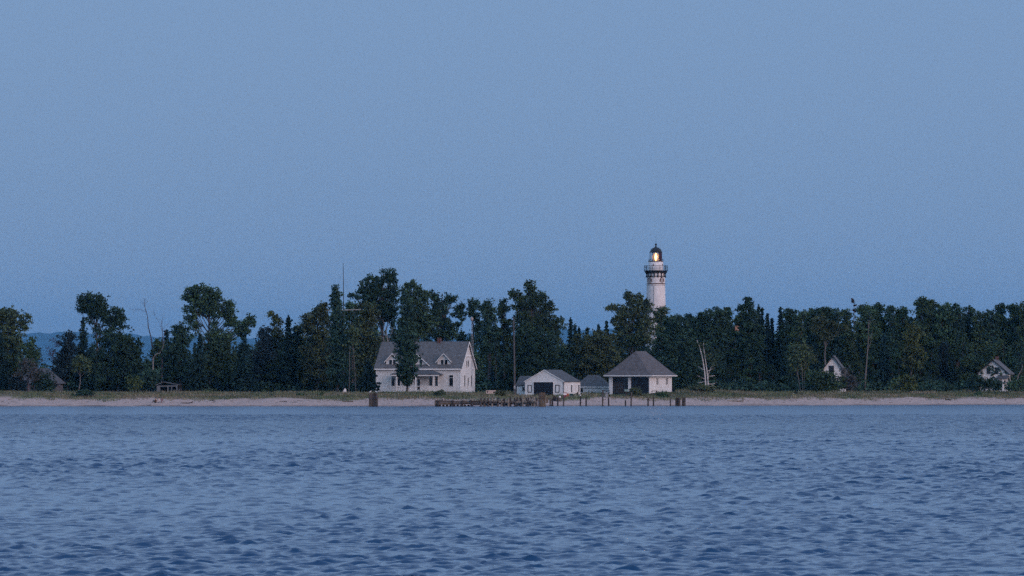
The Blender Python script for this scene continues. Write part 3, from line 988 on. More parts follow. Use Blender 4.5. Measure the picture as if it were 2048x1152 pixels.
    em = e.nodes.new('ShaderNodeEmission'); em.inputs[0].default_value = (1, .55, .16, 1); em.inputs[1].default_value = 12.0
    e.links.new(em.outputs[0], e.nodes['Material Output'].inputs[0])
    MB().lathe([(.02, z(521.5)), (r(1.4), z(519)), (r(2.2), z(515.5)), (r(2.4), z(513.5)), (r(1.8), z(511)), (r(.9), z(508.5)), (.02, z(506))], 12).build('lamp', lm, t, True)
    ln = bpy.data.materials.new('lens_glass')
    ln.use_nodes = True
    e = ln.node_tree
    e.nodes.remove(e.nodes['Principled BSDF'])
    tl = e.nodes.new('ShaderNodeBsdfTranslucent'); tl.inputs[0].default_value = (.95, .68, .38, 1)
    tp = e.nodes.new('ShaderNodeBsdfTransparent')
    mx = e.nodes.new('ShaderNodeMixShader'); mx.inputs[0].default_value = .30
    e.links.new(tp.outputs[0], mx.inputs[1]); e.links.new(tl.outputs[0], mx.inputs[2])
    e.links.new(mx.outputs[0], e.nodes['Material Output'].inputs[0])
    MB().lathe([(r(4.6), z(521.5)), (r(6.6), z(518)), (r(7.4), z(514)), (r(6.6), z(510)), (r(4.2), z(506.5))], 24).build('lens', ln, t, True)
lighthouse()

# ------------------------------------------------------------------ vegetation builders
def leaf_mesh(name, P, size, r, flat=0.0, dirs=None):
    """P (n,3) leaf centres -> one quad each, random tilt"""
    n = len(P)
    nrm = r.normal(0, 1, (n, 3))
    if flat: nrm[:, 2] += flat * np.sign(r.uniform(-.2, 1, n))
    nrm /= np.linalg.norm(nrm, axis=1, keepdims=True)
    h = r.normal(0, 1, (n, 3)) if dirs is None else dirs + r.normal(0, .25, (n, 3))
    tg = h - nrm * (h * nrm).sum(1, keepdims=True)
    tg /= np.linalg.norm(tg, axis=1, keepdims=True) + 1e-9
    bt = np.cross(nrm, tg)
    s = size * r.uniform(.65, 1.3, (n, 1))
    a, b = tg * s * .5, bt * s * .36
    V = np.stack([P - a - b * .75, P - a * .7 + b, P + a + b * .6, P + a * .8 - b], 1).reshape(-1, 3)
    Q = np.arange(4 * n).reshape(n, 4)
    return np_mesh(name, V, Q)

def clump_points(clumps, r, blob=.62, per=34, fill=1.0):
    """clumps: list of (cx,cy,cz,rx,ry,rz[,density]) in metres -> leaf positions gathered in small sprays"""
    out = []
    for c in clumps:
        cx, cy, cz, rx, ry, rz = c[:6]
        den = (c[6] if len(c) > 6 else 1.0) * fill
        area = rx * rz + .5 * rx * ry
        nb = max(4, int(den * 3.1 * area / (blob * blob) * .85))
        d = r.normal(0, 1, (nb, 3)); d /= np.linalg.norm(d, axis=1, keepdims=True)
        rad = r.uniform(.12, 1.0, (nb, 1)) ** .5 * 1.02
        B = np.array([cx, cy, cz]) + d * rad * np.array([rx, ry, rz])
        br = blob * r.uniform(.55, 1.15, nb)
        ns = max(2, nb // 5)                  # ragged sprays that stick out of the mass
        d2 = r.normal(0, 1, (ns, 3)); d2[:, 2] = np.abs(d2[:, 2]) * .8 + .1; d2 /= np.linalg.norm(d2, axis=1, keepdims=True)
        B = np.concatenate([B, np.array([cx, cy, cz]) + d2 * r.uniform(1.1, 1.5, (ns, 1)) * np.array([rx, ry, rz])])
        br = np.concatenate([br, blob * r.uniform(.3, .55, ns)])
        nb += ns
        k = np.maximum(6, (per * (br / blob) ** 2).astype(int))
        idx = np.repeat(np.arange(nb), k)
        p = r.normal(0, .5, (len(idx), 3)) * br[idx][:, None] * np.array([1, 1, .75])
        out.append(B[idx] + p)
    return np.concatenate(out)

def limb_mesh(clumps, base, lean, trunk_r, r, forks=True, top=None):
    b = MB()
    zt = max(c[2] for c in clumps) if top is None else top
    n = 6
    pts = []
    for i in range(n + 1):
        f = i / n
        pts.append((base[0] + lean * f + math.sin(f * 5 + r.uniform(0, 6)) * .12 * (f > 0), base[1] + math.sin(f * 4) * .1, base[2] - .3 + (zt - base[2] + .3) * f))
    b.tube(pts, [trunk_r * (1 - .82 * i / n) for i in range(n + 1)], 7)
    if forks:
        for c in clumps:
            f = min(.93, max(.15, (c[2] - base[2]) / (zt - base[2] + .01) - .22))
            i = int(f * n)
            p0 = Vector(pts[i]).lerp(Vector(pts[min(n, i + 1)]), f * n - i)
            p2 = Vector(c[:3])
            p1 = p0.lerp(p2, .5) + Vector((0, 0, .15 * (p2 - p0).length * -.3))
            rr = trunk_r * (1 - .82 * f) * .6
            b.tube([p0, p1, p2], [rr, rr * .7, rr * .25], 5)
            for q in range(2):
                p3 = p2 + Vector((r.normal(0, .5) * c[3], r.normal(0, .4) * c[4], abs(r.normal(0, .5)) * c[5]))
                b.tube([p1.lerp(p2, .6), p3], [rr * .35, rr * .08], 4)
    return b

_k = [100]
def broadleaf(name, label, cat, x, Y, fol, clumps_px, lean=0, trunk=.28, bark='bark', leaf=.31, blob=.62, per=38, group=None, base=None, fill=1.0, depth=.85, forks=True, full=1.06):
    """clumps_px: (px, py, rx, ry[, density]) measured on the photograph, built at distance Y in metres"""
    _k[0] += 1
    r = np.random.default_rng(_k[0])
    X = PX(x, Y)
    zb = float(ground(X, Y)) if base is None else base
    t = thing(name, label, cat, (X, Y, zb), 0, group)
    s = Y / F
    cl = []
    pts_px = [tuple(c) for c in clumps_px]
    solid = [c for c in pts_px if len(c) < 5 and c[2] > 6]
    for c in solid:                       # leafy links between neighbouring masses of the crown
        lower = [d for d in solid if d[1] > c[1] + 2]
        if not lower: continue
        d = min(lower, key=lambda e: abs(e[0] - c[0]) + abs(e[1] - c[1]))
        pts_px.append(((c[0] + d[0]) / 2 + r.normal(0, 1.5), (c[1] + d[1]) / 2, min(c[2], d[2]) * .85, min(c[3], d[3]) * .9))
    for c in pts_px:
        rx, rz = c[2] * s * full, c[3] * s * full
        cl.append((PX(c[0], Y) - X, r.uniform(-.5, .5) * rx * .8, PZ(c[1], Y) - zb, rx, max(.5, rx * depth), rz) + tuple(c[4:5]))
    limb_mesh(cl, (0, 0, 0), PX(x + lean, Y) - X, trunk, r, forks).build('trunk', M[bark], t)
    P = clump_points(cl, r, blob, per, fill)
    P[:, 2] = np.maximum(P[:, 2], .05)
    o = bpy.data.objects.new('crown', leaf_mesh('crown', P, leaf, r))
    link(o, t, [FOL[fol]])
    return t

def conifer_mesh(H, Rb, r, droop=.25, gap=.55, power=.85, bare=.04, ragged=.25):
    P, D = [], []
    z = H * bare
    while z < H - .25:
        f = (z - H * bare) / (H * (1 - bare))
        rad = Rb * (1 - f) ** power * r.uniform(1 - ragged, 1 + ragged * .6) + .08
        nb = int(5 + 6 * (1 - f))
        a0 = r.uniform(0, 6.28)
        for k in range(nb):
            a = a0 + 2 * math.pi * k / nb + r.normal(0, .2)
            L = rad * r.uniform(.7, 1.12)
            n = max(2, int(L / .26))
            for q in range(n):
                u = (q + r.uniform(.2, 1)) / n
                d = np.array([math.cos(a), math.sin(a), -droop * u + .12])
                base = np.array([math.cos(a) * L * u, math.sin(a) * L * u, z - droop * L * u * u + .1 * L * u])
                for _ in range(2):
                    P.append(base + r.normal(0, .10, 3)); D.append(d)
        z += gap * r.uniform(.7, 1.2) * (1 - .45 * f)
    for q in range(6):
        P.append(np.array([0, 0, H - .1 * q])); D.append(np.array([0, 0, 1.0]))
    return leaf_mesh('crown', np.array(P), .46, r, .6, np.array(D))

def conifer_trunk(H, rb):
    return MB().tube([(0, 0, -.3), (.02, 0, H * .5), (0, 0, H - .15)], [rb, rb * .55, .02], 7)

def spruce(label, x, Y, top, half, fol='spruce', group=None, name='spruce_tree', droop=.25, power=.85, ragged=.25):
    _k[0] += 1
    r = np.random.default_rng(_k[0])
    X = PX(x, Y)
    zb = float(ground(X, Y))
    H = PZ(top, Y) - zb
    t = thing(name, label, 'spruce tree' if name == 'spruce_tree' else 'tree', (X, Y, zb), r.uniform(0, 6), group)
    conifer_trunk(H, .10 + H * .010).build('trunk', M['bark'], t)
    o = bpy.data.objects.new('crown', conifer_mesh(H, half * Y / F, r, droop, power=power, ragged=ragged))
    link(o, t, [FOL[fol]])
    return t

def branch_skeleton(b, p, d, L, rad, depth, r, spread=.6, n=3, up=.15):
    d = d.normalized()
    q = p + d * L * .5 + Vector((r.normal(0, .05), r.normal(0, .05), 0)) * L
    e = p + d * L + Vector((r.normal(0, .08), r.normal(0, .08), up * .2)) * L
    b.tube([p, q, e], [rad, rad * .75, rad * .45], 5)
    if depth <= 0: return
    for i in range(n):
        f = r.uniform(.35, 1)
        s = p.lerp(e, f)
        nd = (d + Vector((r.normal(0, spread), r.normal(0, spread * .7), r.normal(0, spread * .6) + up)))
        branch_skeleton(b, s, nd, L * r.uniform(.45, .7), rad * .5, depth - 1, r, spread, n, up)

def dead_tree(label, x, Y, path, radius, twigs, m='dead', name='dead_tree', seed=1):
    """path: photo points from base to tip; twigs: (fraction, px end, py end, depth)"""
    r = np.random.default_rng(seed)
    X = PX(x, Y)
    zb = float(ground(X, Y))
    t = thing(name, label, 'dead tree', (X, Y, zb))
    pts = [Vector((PX(a, Y) - X, .15 * math.sin(i), PZ(c, Y) - zb)) for i, (a, c) in enumerate(path)]
    pts[0].z = min(pts[0].z, -.2)
    n = len(pts)
    MB().tube(pts, [radius * (1 - .8 * i / (n - 1)) for i in range(n)], 7).build('trunk', M[m], t)
    for f, ex, ey, dp in twigs:
        i = min(n - 2, int(f * (n - 1)))
        p = pts[i].lerp(pts[i + 1], f * (n - 1) - i)
        e = Vector((PX(ex, Y) - X, r.normal(0, .4), PZ(ey, Y) - zb))
        b = MB()
        rr = radius * (1 - .8 * f) * .6
        mid = p.lerp(e, .5) + Vector((0, 0, .12 * (e - p).length))
        b.tube([p, mid, e], [rr, rr * .7, rr * .3], 5)
        for k in range(dp):
            s = p.lerp(e, r.uniform(.35, 1))
            branch_skeleton(b, s, (e - p).normalized() + Vector((r.normal(0, .5), r.normal(0, .4), abs(r.normal(0, .5)))), (e - p).length * r.uniform(.3, .55), rr * .45, 1, r)
        b.build('branch', M[m], t)
    return t

ivy_cottage()

# ------------------------------------------------------------------ the trees one can tell apart
T = broadleaf
T('poplar_tree', 'light green poplar with a ragged crown at the left edge of the shore', 'tree', 16, 676, 'olive',
  [(10, 628, 20, 12), (28, 638, 22, 18), (46, 650, 14, 12, .8), (60, 634, 5, 5, .8), (4, 650, 24, 22), (28, 675, 24, 20, .8), (20, 705, 34, 24), (10, 735, 34, 30)], bark='bark')
spruce('dark spruce with sweeping low branches in front of the left edge poplar', 2, 656, 668, 34)
T('alder_tree', 'slender leafy tree beside the gap in the wood above the grey cottage roof', 'tree', 62, 670, 'mid',
  [(62, 684, 9, 9), (58, 697, 14, 12), (68, 708, 13, 12), (58, 722, 20, 14), (60, 742, 20, 16)])
T('twiggy_tree', 'grey twiggy tree with thin leaves in front of the grey cottage', 'tree', 57, 650, 'twig',
  [(56, 730, 22, 14, .8), (45, 746, 18, 12, .8), (72, 742, 16, 13, .8), (60, 754, 16, 10, .7)], trunk=.16, bark='dead', leaf=.24, fill=.8)
T('elder_bush', 'dark shrub in front of the left end of the grey cottage', 'bush', 36, 651, 'blue', [(34, 768, 14, 14), (46, 774, 12, 10), (26, 760, 8, 8)], trunk=.08)
T('round_bush', 'dark round bush hiding the right half of the grey cottage', 'bush', 88, 652, 'dark', [(86, 760, 20, 17), (76, 770, 16, 13), (98, 770, 14, 13)], trunk=.10)
T('bare_tree', 'hazy purple grey leafless tree beside the gap at left', 'tree', 106, 694, 'purple',
  [(100, 708, 9, 24, .35), (110, 695, 10, 20, .45), (116, 725, 12, 24, .5)], trunk=.14, bark='dead', leaf=.2, fill=.7)
T('cedar_tree', 'broad blue black cedar between the gap and the tall left poplar', 'tree', 135, 676, 'blue',
  [(138, 670, 9, 9), (134, 684, 15, 14), (136, 705, 18, 18), (128, 730, 24, 24), (122, 758, 28, 22)], per=40)
spruce('narrow spruce spire against the left side of the tall poplar', 166, 679, 636, 27)
T('poplar_tree', 'tall leaning poplar with a high open crown near the left end', 'tree', 193, 684, 'dark',
  [(172, 596, 13, 8), (186, 616, 22, 14), (190, 600, 20, 14), (214, 630, 14, 12), (204, 610, 12, 14), (176, 614, 18, 14), (196, 625, 18, 12), (160, 606, 6, 6, .7), (160, 622, 6, 4, .7), (182, 638, 13, 9, .6),
   (206, 642, 10, 10, .5), (234, 622, 11, 8), (240, 636, 14, 12), (228, 646, 14, 12), (248, 655, 9, 7, .8), (192, 655, 12, 9, .5), (225, 664, 18, 10, .7)], trunk=.30)
T('leafy_tree', 'wide leafy tree below the tall left poplar beside the snag', 'tree', 236, 672, 'dark',
  [(212, 680, 26, 18), (250, 684, 24, 20), (272, 690, 10, 16), (236, 705, 40, 24), (200, 730, 32, 26), (255, 740, 34, 30), (210, 762, 40, 20), (268, 705, 16, 22)])
T('young_aspen', 'small pale green aspen with a thin light trunk in front of the left wood', 'tree', 159, 648, 'olive',
  [(158, 718, 12, 8), (164, 728, 18, 10), (150, 735, 10, 8), (174, 738, 9, 7, .8)], trunk=.11, bark='bark_pale', leaf=.28)
T('yellow_shrub', 'yellow green shrub at the wood edge left of the open shed', 'bush', 268, 646, 'yellow', [(268, 770, 14, 11), (262, 761, 8, 7, .8), (276, 764, 7, 8)], trunk=.06, leaf=.28)
T('alder_tree', 'low leafy alder hiding the foot of the leaning snag', 'tree', 298, 664, 'dark', [(296, 752, 16, 16), (304, 764, 18, 14), (290, 766, 14, 12), (312, 748, 8, 10)])
dead_tree('tall bare leaning snag left of the open shed', 305, 690,
          [(308, 770), (306, 735), (305, 700), (302, 675), (297, 655), (295, 632), (290, 615), (288, 596)], .16,
          [(.78, 266, 620, 2), (.86, 284, 603, 2), (.9, 297, 602, 1), (.55, 294, 650, 1), (.95, 292, 598, 1)], seed=3)
dead_tree('thin bare dead tree with fine twigs beside the leaning snag', 326, 672,
          [(323, 770), (324, 720), (326, 690), (325, 665), (323, 640)], .15,
          [(.75, 313, 636, 2), (.8, 334, 650, 2), (.9, 326, 632, 1), (.6, 333, 656, 1), (.45, 306, 722, 0)], 'dead', seed=7)
dead_tree('pale dead limb curving up beside the snag', 306, 664,
          [(305, 760), (306, 735), (306, 716), (311, 709), (320, 706), (325, 698), (329, 680)], .13, [], 'deadpale', seed=9)
T('leafy_tree', 'small leafy tree between the leaning snag and the spruce spire', 'tree', 318, 686, 'mid', [(317, 690, 12, 11), (314, 712, 16, 18), (320, 742, 20, 22)])
spruce('narrow spruce spire left of the second tall poplar', 333, 676, 660, 22)
T('leafy_tree', 'dense dark tree below the left side of the second tall poplar', 'tree', 360, 672, 'dark',
  [(365, 654, 13, 8), (352, 664, 12, 12), (366, 675, 20, 14), (352, 700, 22, 22), (366, 735, 32, 30), (345, 755, 26, 22)])
T('poplar_tree', 'tallest poplar of the left wood with a broad domed crown and a branch reaching right', 'tree', 416, 684, 'mid',
  [(386, 582, 14, 9), (412, 602, 22, 13), (418, 622, 20, 12), (406, 578, 16, 10), (425, 588, 16, 11), (378, 596, 12, 9), (398, 600, 20, 12), (436, 604, 10, 12), (376, 618, 10, 9), (394, 622, 14, 10), (420, 614, 16, 10),
   (456, 606, 11, 9), (452, 622, 14, 12), (466, 628, 8, 14), (385, 646, 12, 8), (396, 660, 10, 10, .7), (430, 632, 12, 8, .45), (456, 644, 16, 12), (474, 650, 12, 10),
   (500, 636, 8, 6), (492, 648, 11, 8), (486, 664, 16, 10), (506, 648, 5, 8, .8), (374, 636, 6, 5, .7)], trunk=.34, lean=4)
T('leafy_tree', 'leafy tree in the middle of the left wood below the domed poplar', 'tree', 440, 674, 'mid',
  [(430, 672, 22, 16), (452, 680, 18, 16), (436, 705, 34, 24), (424, 738, 36, 26), (450, 758, 30, 18)])
spruce('broad dark spruce right of the domed poplar', 488, 668, 668, 36)
spruce('dark spruce in front of the domed poplar trunk', 400, 666, 668, 24)
T('oak_tree', 'small dark round headed tree beside the notch in the left wood', 'tree', 530, 678, 'blue', [(529, 658, 11, 6), (530, 670, 15, 9), (528, 690, 18, 14), (526, 720, 26, 22), (516, 752, 30, 24)])
T('maple_tree', 'thin yellowing tree with a see-through top left of the round olive tree', 'tree', 553, 682, 'yellow',
  [(543, 629, 6, 4, .5), (556, 634, 8, 6, .45), (549, 646, 9, 6, .5), (562, 646, 8, 7, .6), (553, 662, 14, 10), (556, 685, 18, 14)], trunk=.18)
spruce('sharp dark spruce between the yellowing tree and the round olive tree', 577, 676, 631, 30)
T('leafy_tree', 'leafy tree tucked against the left side of the round olive tree', 'tree', 598, 678, 'dark', [(597, 656, 11, 10), (590, 668, 10, 10), (600, 685, 18, 18), (586, 715, 26, 22), (560, 745, 34, 28), (596, 755, 28, 24)])
T('maple_tree', 'big round olive tree left of the first column poplar', 'tree', 634, 674, 'olive',
  [(648, 614, 10, 8), (640, 624, 16, 11), (624, 636, 18, 12), (612, 648, 11, 10), (646, 644, 18, 14), (622, 665, 22, 18), (644, 680, 24, 20), (630, 712, 34, 28), (632, 750, 38, 28)])
T('column_poplar', 'narrow column poplar with a thin spire beside the flag mast', 'tree', 675, 656, 'dark',
  [(670, 575, 5, 7), (673, 588, 9, 10), (673, 604, 10, 12), (674, 622, 11, 12), (676, 642, 12, 14), (677, 665, 15, 16), (677, 690, 18, 18), (677, 718, 20, 20), (677, 748, 21, 22)], blob=.5, per=30, leaf=.32, full=1.18)
T('leafy_tree', 'short leafy tree topping the wood just right of the flag mast', 'tree', 704, 682, 'mid', [(702, 608, 10, 6), (696, 620, 10, 9), (708, 622, 11, 9), (702, 645, 16, 16)])
T('maple_tree', 'broad olive tree below the tallest cottonwood left of the white house', 'tree', 734, 672, 'olive',
  [(722, 616, 16, 10), (742, 622, 16, 12), (730, 642, 26, 16), (722, 670, 24, 20), (744, 680, 22, 20), (732, 712, 28, 26), (728, 750, 28, 26)])
T('cottonwood_tree', 'tallest cottonwood with a lumpy crown above the left end of the white house', 'tree', 766, 686, 'dark',
  [(736, 558, 8, 7), (728, 572, 11, 9), (744, 574, 13, 11), (757, 557, 10, 9), (756, 574, 12, 12), (773, 549, 12, 8), (786, 547, 9, 7), (780, 563, 14, 11), (790, 578, 8, 10), (770, 588, 18, 12),
   (720, 590, 12, 8), (706, 592, 6, 4, .8), (742, 594, 18, 10), (788, 598, 10, 12), (760, 612, 26, 14), (738, 610, 16, 10), (778, 632, 24, 18)], trunk=.42)
for a, b_, lab in ((697, 699, 'straight pale birch trunk left of the white house'), (712, 705, 'leaning pale birch trunk beside a straight one left of the white house')):
    T('birch_tree', lab, 'birch tree', a, 654, 'olive', [(b_, 668, 12, 10), (b_ + 2, 684, 13, 10, .6)], lean=b_ - a, trunk=.09, bark='bark_pale')
dead_tree('bare pale branched tree showing above the left end of the house roof', 778, 668, [(778, 770), (777, 720), (776, 690), (773, 665), (769, 648)], .17,
          [(.6, 764, 660, 2), (.55, 785, 664, 2), (.75, 766, 640, 2), (.8, 781, 645, 2), (.45, 762, 672, 2)], 'deadpale', seed=21)
spruce('small dark fir with upswept branches touching the left corner of the white house', 737, 640, 722, 25, droop=-.05, power=.8)
T('column_poplar', 'dark column poplar standing in front of the white house porch', 'tree', 814, 634, 'dark',
  [(815, 600, 9, 12), (812, 618, 14, 14), (818, 630, 15, 14), (812, 646, 19, 16), (816, 662, 21, 16), (812, 680, 23, 16), (815, 698, 24, 16), (815, 716, 24, 16), (814, 734, 23, 15), (814, 750, 20, 12), (814, 762, 13, 9)],
  blob=.48, per=30, leaf=.30, trunk=.22, full=.98)
T('cottonwood_tree', 'round topped cottonwood directly behind the column poplar of the house', 'tree', 826, 674, 'mid',
  [(822, 568, 12, 8), (812, 578, 10, 9), (833, 580, 11, 10), (822, 594, 18, 13), (848, 588, 8, 10), (846, 604, 12, 12), (806, 600, 8, 12), (835, 624, 26, 18), (850, 648, 22, 16), (826, 660, 30, 18)], trunk=.36)
T('cottonwood_tree', 'cottonwood with separate leafy masses above the middle of the house roof', 'tree', 884, 680, 'dark',
  [(868, 588, 9, 7), (872, 602, 12, 11), (884, 618, 13, 10), (896, 594, 9, 6), (906, 600, 8, 8), (896, 606, 9, 6), (866, 628, 14, 14), (880, 640, 16, 14), (896, 650, 14, 12), (906, 660, 9, 10), (872, 662, 20, 14), (892, 672, 20, 10), (908, 674, 6, 6)], trunk=.34)
T('cottonwood_tree', 'open cottonwood with sky showing through it right of the house roof peak', 'tree', 946, 686, 'dark',
  [(946, 604, 9, 5), (952, 614, 10, 8), (942, 620, 9, 8), (924, 610, 7, 5), (916, 618, 7, 6), (926, 626, 9, 6), (912, 632, 7, 6), (920, 640, 7, 5, .8), (950, 632, 9, 8), (956, 648, 8, 8), (926, 676, 14, 8), (917, 668, 7, 5), (957, 668, 9, 10), (942, 690, 16, 12)],
  trunk=.26, forks=False)
T('cottonwood_tree', 'dense upright cottonwood left of the utility pole', 'tree', 978, 678, 'dark',
  [(976, 608, 9, 6), (972, 620, 11, 9), (984, 622, 10, 9), (974, 636, 13, 11), (986, 640, 10, 10), (968, 656, 14, 14), (984, 664, 17, 14), (972, 690, 22, 18)], trunk=.3)
T('leafy_tree', 'small leafy head between the dense cottonwood and the utility pole', 'tree', 1008, 682, 'mid', [(1008, 606, 9, 6), (1004, 618, 8, 7), (1014, 616, 7, 7), (1000, 630, 7, 6), (1012, 646, 10, 8), (1006, 664, 17, 13), (1010, 690, 20, 16)], trunk=.22)
dead_tree('bare twigs poking above the wood left of the utility pole', 992, 684, [(992, 700), (990, 650), (988, 615), (986, 590)], .08, [(.7, 1003, 592, 1), (.6, 981, 606, 1), (.8, 992, 597, 0)], seed=31)
T('cottonwood_tree', 'tall cottonwood with a pointed top right of the utility pole', 'tree', 1064, 680, 'mid',
  [(1060, 567, 9, 5), (1056, 577, 8, 6), (1068, 578, 9, 7), (1062, 590, 12, 9), (1032, 584, 8, 5), (1024, 592, 7, 8), (1038, 594, 12, 9), (1046, 606, 14, 9), (1082, 588, 7, 5), (1086, 599, 8, 6), (1074, 604, 14, 9),
   (1098, 610, 10, 6), (1090, 618, 12, 7), (1104, 620, 6, 5), (1058, 618, 20, 10), (1030, 614, 6, 4, .8), (1080, 632, 18, 10), (1106, 636, 12, 7), (1120, 642, 6, 5), (1050, 634, 18, 10), (1032, 634, 8, 6, .7), (1040, 652, 20, 13), (1075, 652, 26, 14), (1112, 656, 18, 12)], trunk=.4)
T('leafy_tree', 'wide leafy tree under the pointed cottonwood behind the gabled boathouse', 'tree', 1072, 672, 'dark', [(1050, 676, 24, 18), (1090, 680, 26, 18), (1068, 705, 42, 24), (1040, 735, 36, 26), (1095, 735, 40, 28), (1065, 760, 50, 20)])
for x, top, h, lab in ((1141, 636, 9, 'tallest of the spruce spires right of the pointed cottonwood'), (1150, 648, 9, 'second spruce spire right of the pointed cottonwood'),
                       (1158, 655, 7, 'short spruce spire in the low gap left of the lighthouse'), (1174, 654, 9, 'twin tipped spruce spire in the low gap left of the lighthouse'),
                       (1189, 662, 7, 'smallest spruce spire in the low gap left of the lighthouse'), (1197, 650, 9, 'spruce spire second from the ragged lighthouse tree'), (1213, 642, 9, 'spruce spire beside the ragged tree left of the lighthouse')):
    spruce(lab, x, 712 + (x % 7), top, h * 2.0, power=1.0)
T('maple_tree', 'olive maple filling the low gap behind the small hip outbuilding', 'tree', 1185, 676, 'olive', [(1168, 682, 22, 14), (1200, 676, 22, 12), (1218, 684, 18, 14), (1182, 705, 34, 22), (1215, 715, 30, 24), (1180, 742, 38, 26)])
T('cottonwood_tree', 'ragged cottonwood spreading left of the lighthouse tower', 'tree', 1264, 690, 'olive',
  [(1254, 590, 8, 6), (1262, 600, 12, 9), (1278, 592, 9, 7), (1284, 602, 8, 7), (1274, 612, 14, 9), (1226, 612, 8, 5), (1238, 618, 10, 6), (1220, 618, 5, 4, .8), (1250, 616, 10, 8), (1296, 608, 7, 6), (1292, 620, 11, 9), (1262, 630, 20, 11),
   (1240, 634, 12, 8), (1236, 646, 10, 9), (1286, 640, 20, 14), (1254, 655, 24, 16), (1284, 672, 26, 18), (1250, 685, 22, 16)], trunk=.36)
T('maple_tree', 'olive topped tree standing in front of the lighthouse tower base', 'tree', 1322, 694, 'olive', [(1318, 622, 9, 6), (1330, 620, 8, 6), (1324, 634, 14, 10), (1312, 638, 8, 9), (1336, 644, 10, 10), (1322, 660, 20, 15)], trunk=.24)
T('leafy_tree', 'dark leafy tree behind the right slope of the hip roofed boathouse', 'tree', 1346, 676, 'dark', [(1340, 650, 18, 14), (1362, 656, 18, 16), (1330, 680, 26, 20), (1366, 690, 24, 24), (1340, 715, 34, 26), (1376, 735, 26, 30), (1345, 755, 36, 22)])
# white birch clump on the dune
def birch_clump():
    x, Y = 1415, 640
    X = PX(x, Y); zb = float(ground(X, Y))
    t = thing('birch_tree', 'white twin trunked birch with bare lower branches on the grassy dune', 'birch tree', (X, Y, zb))
    r = np.random.default_rng(77)
    q = lambda a, c, d=0: Vector((PX(a, Y) - X, d, PZ(c, Y) - zb))
    for path, rad in (([(1412, 784), (1411, 765), (1409, 740), (1405, 715), (1399, 692), (1394, 680)], .15), ([(1417, 784), (1416, 765), (1414, 742), (1411, 720), (1408, 700), (1407, 686)], .13), ([(1416, 765), (1417, 748), (1422, 735), (1427, 728)], .06)):
        MB().tube([q(a, c, .1 * i) for i, (a, c) in enumerate(path)], [rad * (1 - .75 * i / (len(path) - 1)) for i in range(len(path))], 7).build('trunk', M['birch'], t)
    for s, e in (((1411, 758), (1396, 752)), ((1411, 762), (1398, 766)), ((1417, 752), (1431, 751)), ((1417, 768), (1430, 767)), ((1417, 774), (1428, 771)), ((1409, 740), (1400, 735)), ((1414, 742), (1424, 738))):
        b = MB()
        p0, p1 = q(*s), q(*e, .3)
        b.tube([p0, p0.lerp(p1, .5) + Vector((0, 0, -.08)), p1], [.05, .035, .012], 5)
        for k in range(2):
            branch_skeleton(b, p0.lerp(p1, r.uniform(.4, .9)), (p1 - p0) + Vector((0, 0, r.normal(0, .4))), .5, .02, 0, r)
        b.build('branch', M['birch'], t)
    cl = [(PX(a, Y) - X, 0, PZ(c, Y) - zb, rx * Y / F, rx * Y / F, ry * Y / F, d) for a, c, rx, ry, d in ((1408, 690, 13, 10, .35), (1418, 704, 14, 14, .3), (1422, 722, 12, 12, .25))]
    o = bpy.data.objects.new('crown', leaf_mesh('crown', clump_points(cl, r, .6, 24), .22, r))
    link(o, t, [FOL['olive']])
birch_clump()
# right-hand wood
pines = [(1352, 629, 19, 'dark pine just right of the lighthouse tower'), (1376, 629, 17, 'second dark pine right of the lighthouse tower'), (1397, 625, 16, 'dark pine midway between lighthouse and brick chimney'),
         (1414, 619, 15, 'feathery pine above the white birch'), (1433, 614, 17, 'taller feathery pine left of the brick chimney'), (1452, 613, 13, 'pine touching the left side of the brick chimney'),
         (1582, 616, 18, 'dark pine right of the lone spruce spire'), (1602, 622, 16, 'low pine in the dip above the birch trunks'), (1626, 617, 18, 'flat topped pine left of the narrow cottage'),
         (1649, 612, 20, 'pine with raised tip above the narrow cottage'), (1670, 618, 16, 'pine right above the narrow cottage roof'), (1692, 619, 15, 'pine left of the dead topped spruce'),
         (1731, 608, 19, 'rounded pine right of the dead topped spruce'), (1758, 607, 18, 'rounded pine above the long pale trunk'), (1783, 611, 14, 'small pine tip between two rounded pines'), (1806, 612, 16, 'pine left of the highest pine at the right'),
         (1845, 595, 22, 'highest pine of the right wood'), (1866, 601, 14, 'pine leaning on the right side of the highest pine'), (1937, 611, 14, 'pine before the dip above the ivy cottage'), (2003, 606, 14, 'pine with a thin spike right of the dip'), (2028, 607, 20, 'pine near the right edge of the wood'), (2052, 604, 20, 'pine at the very right edge of the photo')]
for x, top, h, lab in pines:
    r = np.random.default_rng(x)
    cl = [(x + r.normal(0, 2), top + 5, h * .35, 4), (x - h * .5, top + 11, h * .35, 5), (x + h * .45, top + 10, h * .38, 5)]
    y = top + 16
    w = h * .85
    while y < 735:
        for k in range(2):
            cl.append((x + r.normal(0, .45) * w, y + r.normal(0, 3), w * r.uniform(.45, .75), r.uniform(6, 9)))
        y += 13; w = min(h * 1.25, w + 1.5)
    T('pine_tree', lab, 'pine tree', x, 698 + (x % 9), 'pine' if x % 3 else 'mid', cl, leaf=.30, blob=.55, per=32, trunk=.26, depth=.9)
def big_pine():
    cl = [(1497, 600, 8, 5), (1499, 608, 10, 6), (1484, 613, 7, 4), (1492, 618, 12, 6), (1505, 622, 10, 7), (1478, 620, 5, 3), (1484, 628, 11, 6), (1500, 636, 16, 9), (1478, 640, 10, 7), (1490, 652, 20, 11), (1512, 655, 14, 10), (1486, 676, 24, 16), (1508, 690, 22, 20), (1484, 715, 26, 22)]
    T('pine_tree', 'tall white pine with upswept tiers right of the brick chimney', 'pine tree', 1497, 700, 'pine', cl, leaf=.30, blob=.5, trunk=.32)
big_pine()
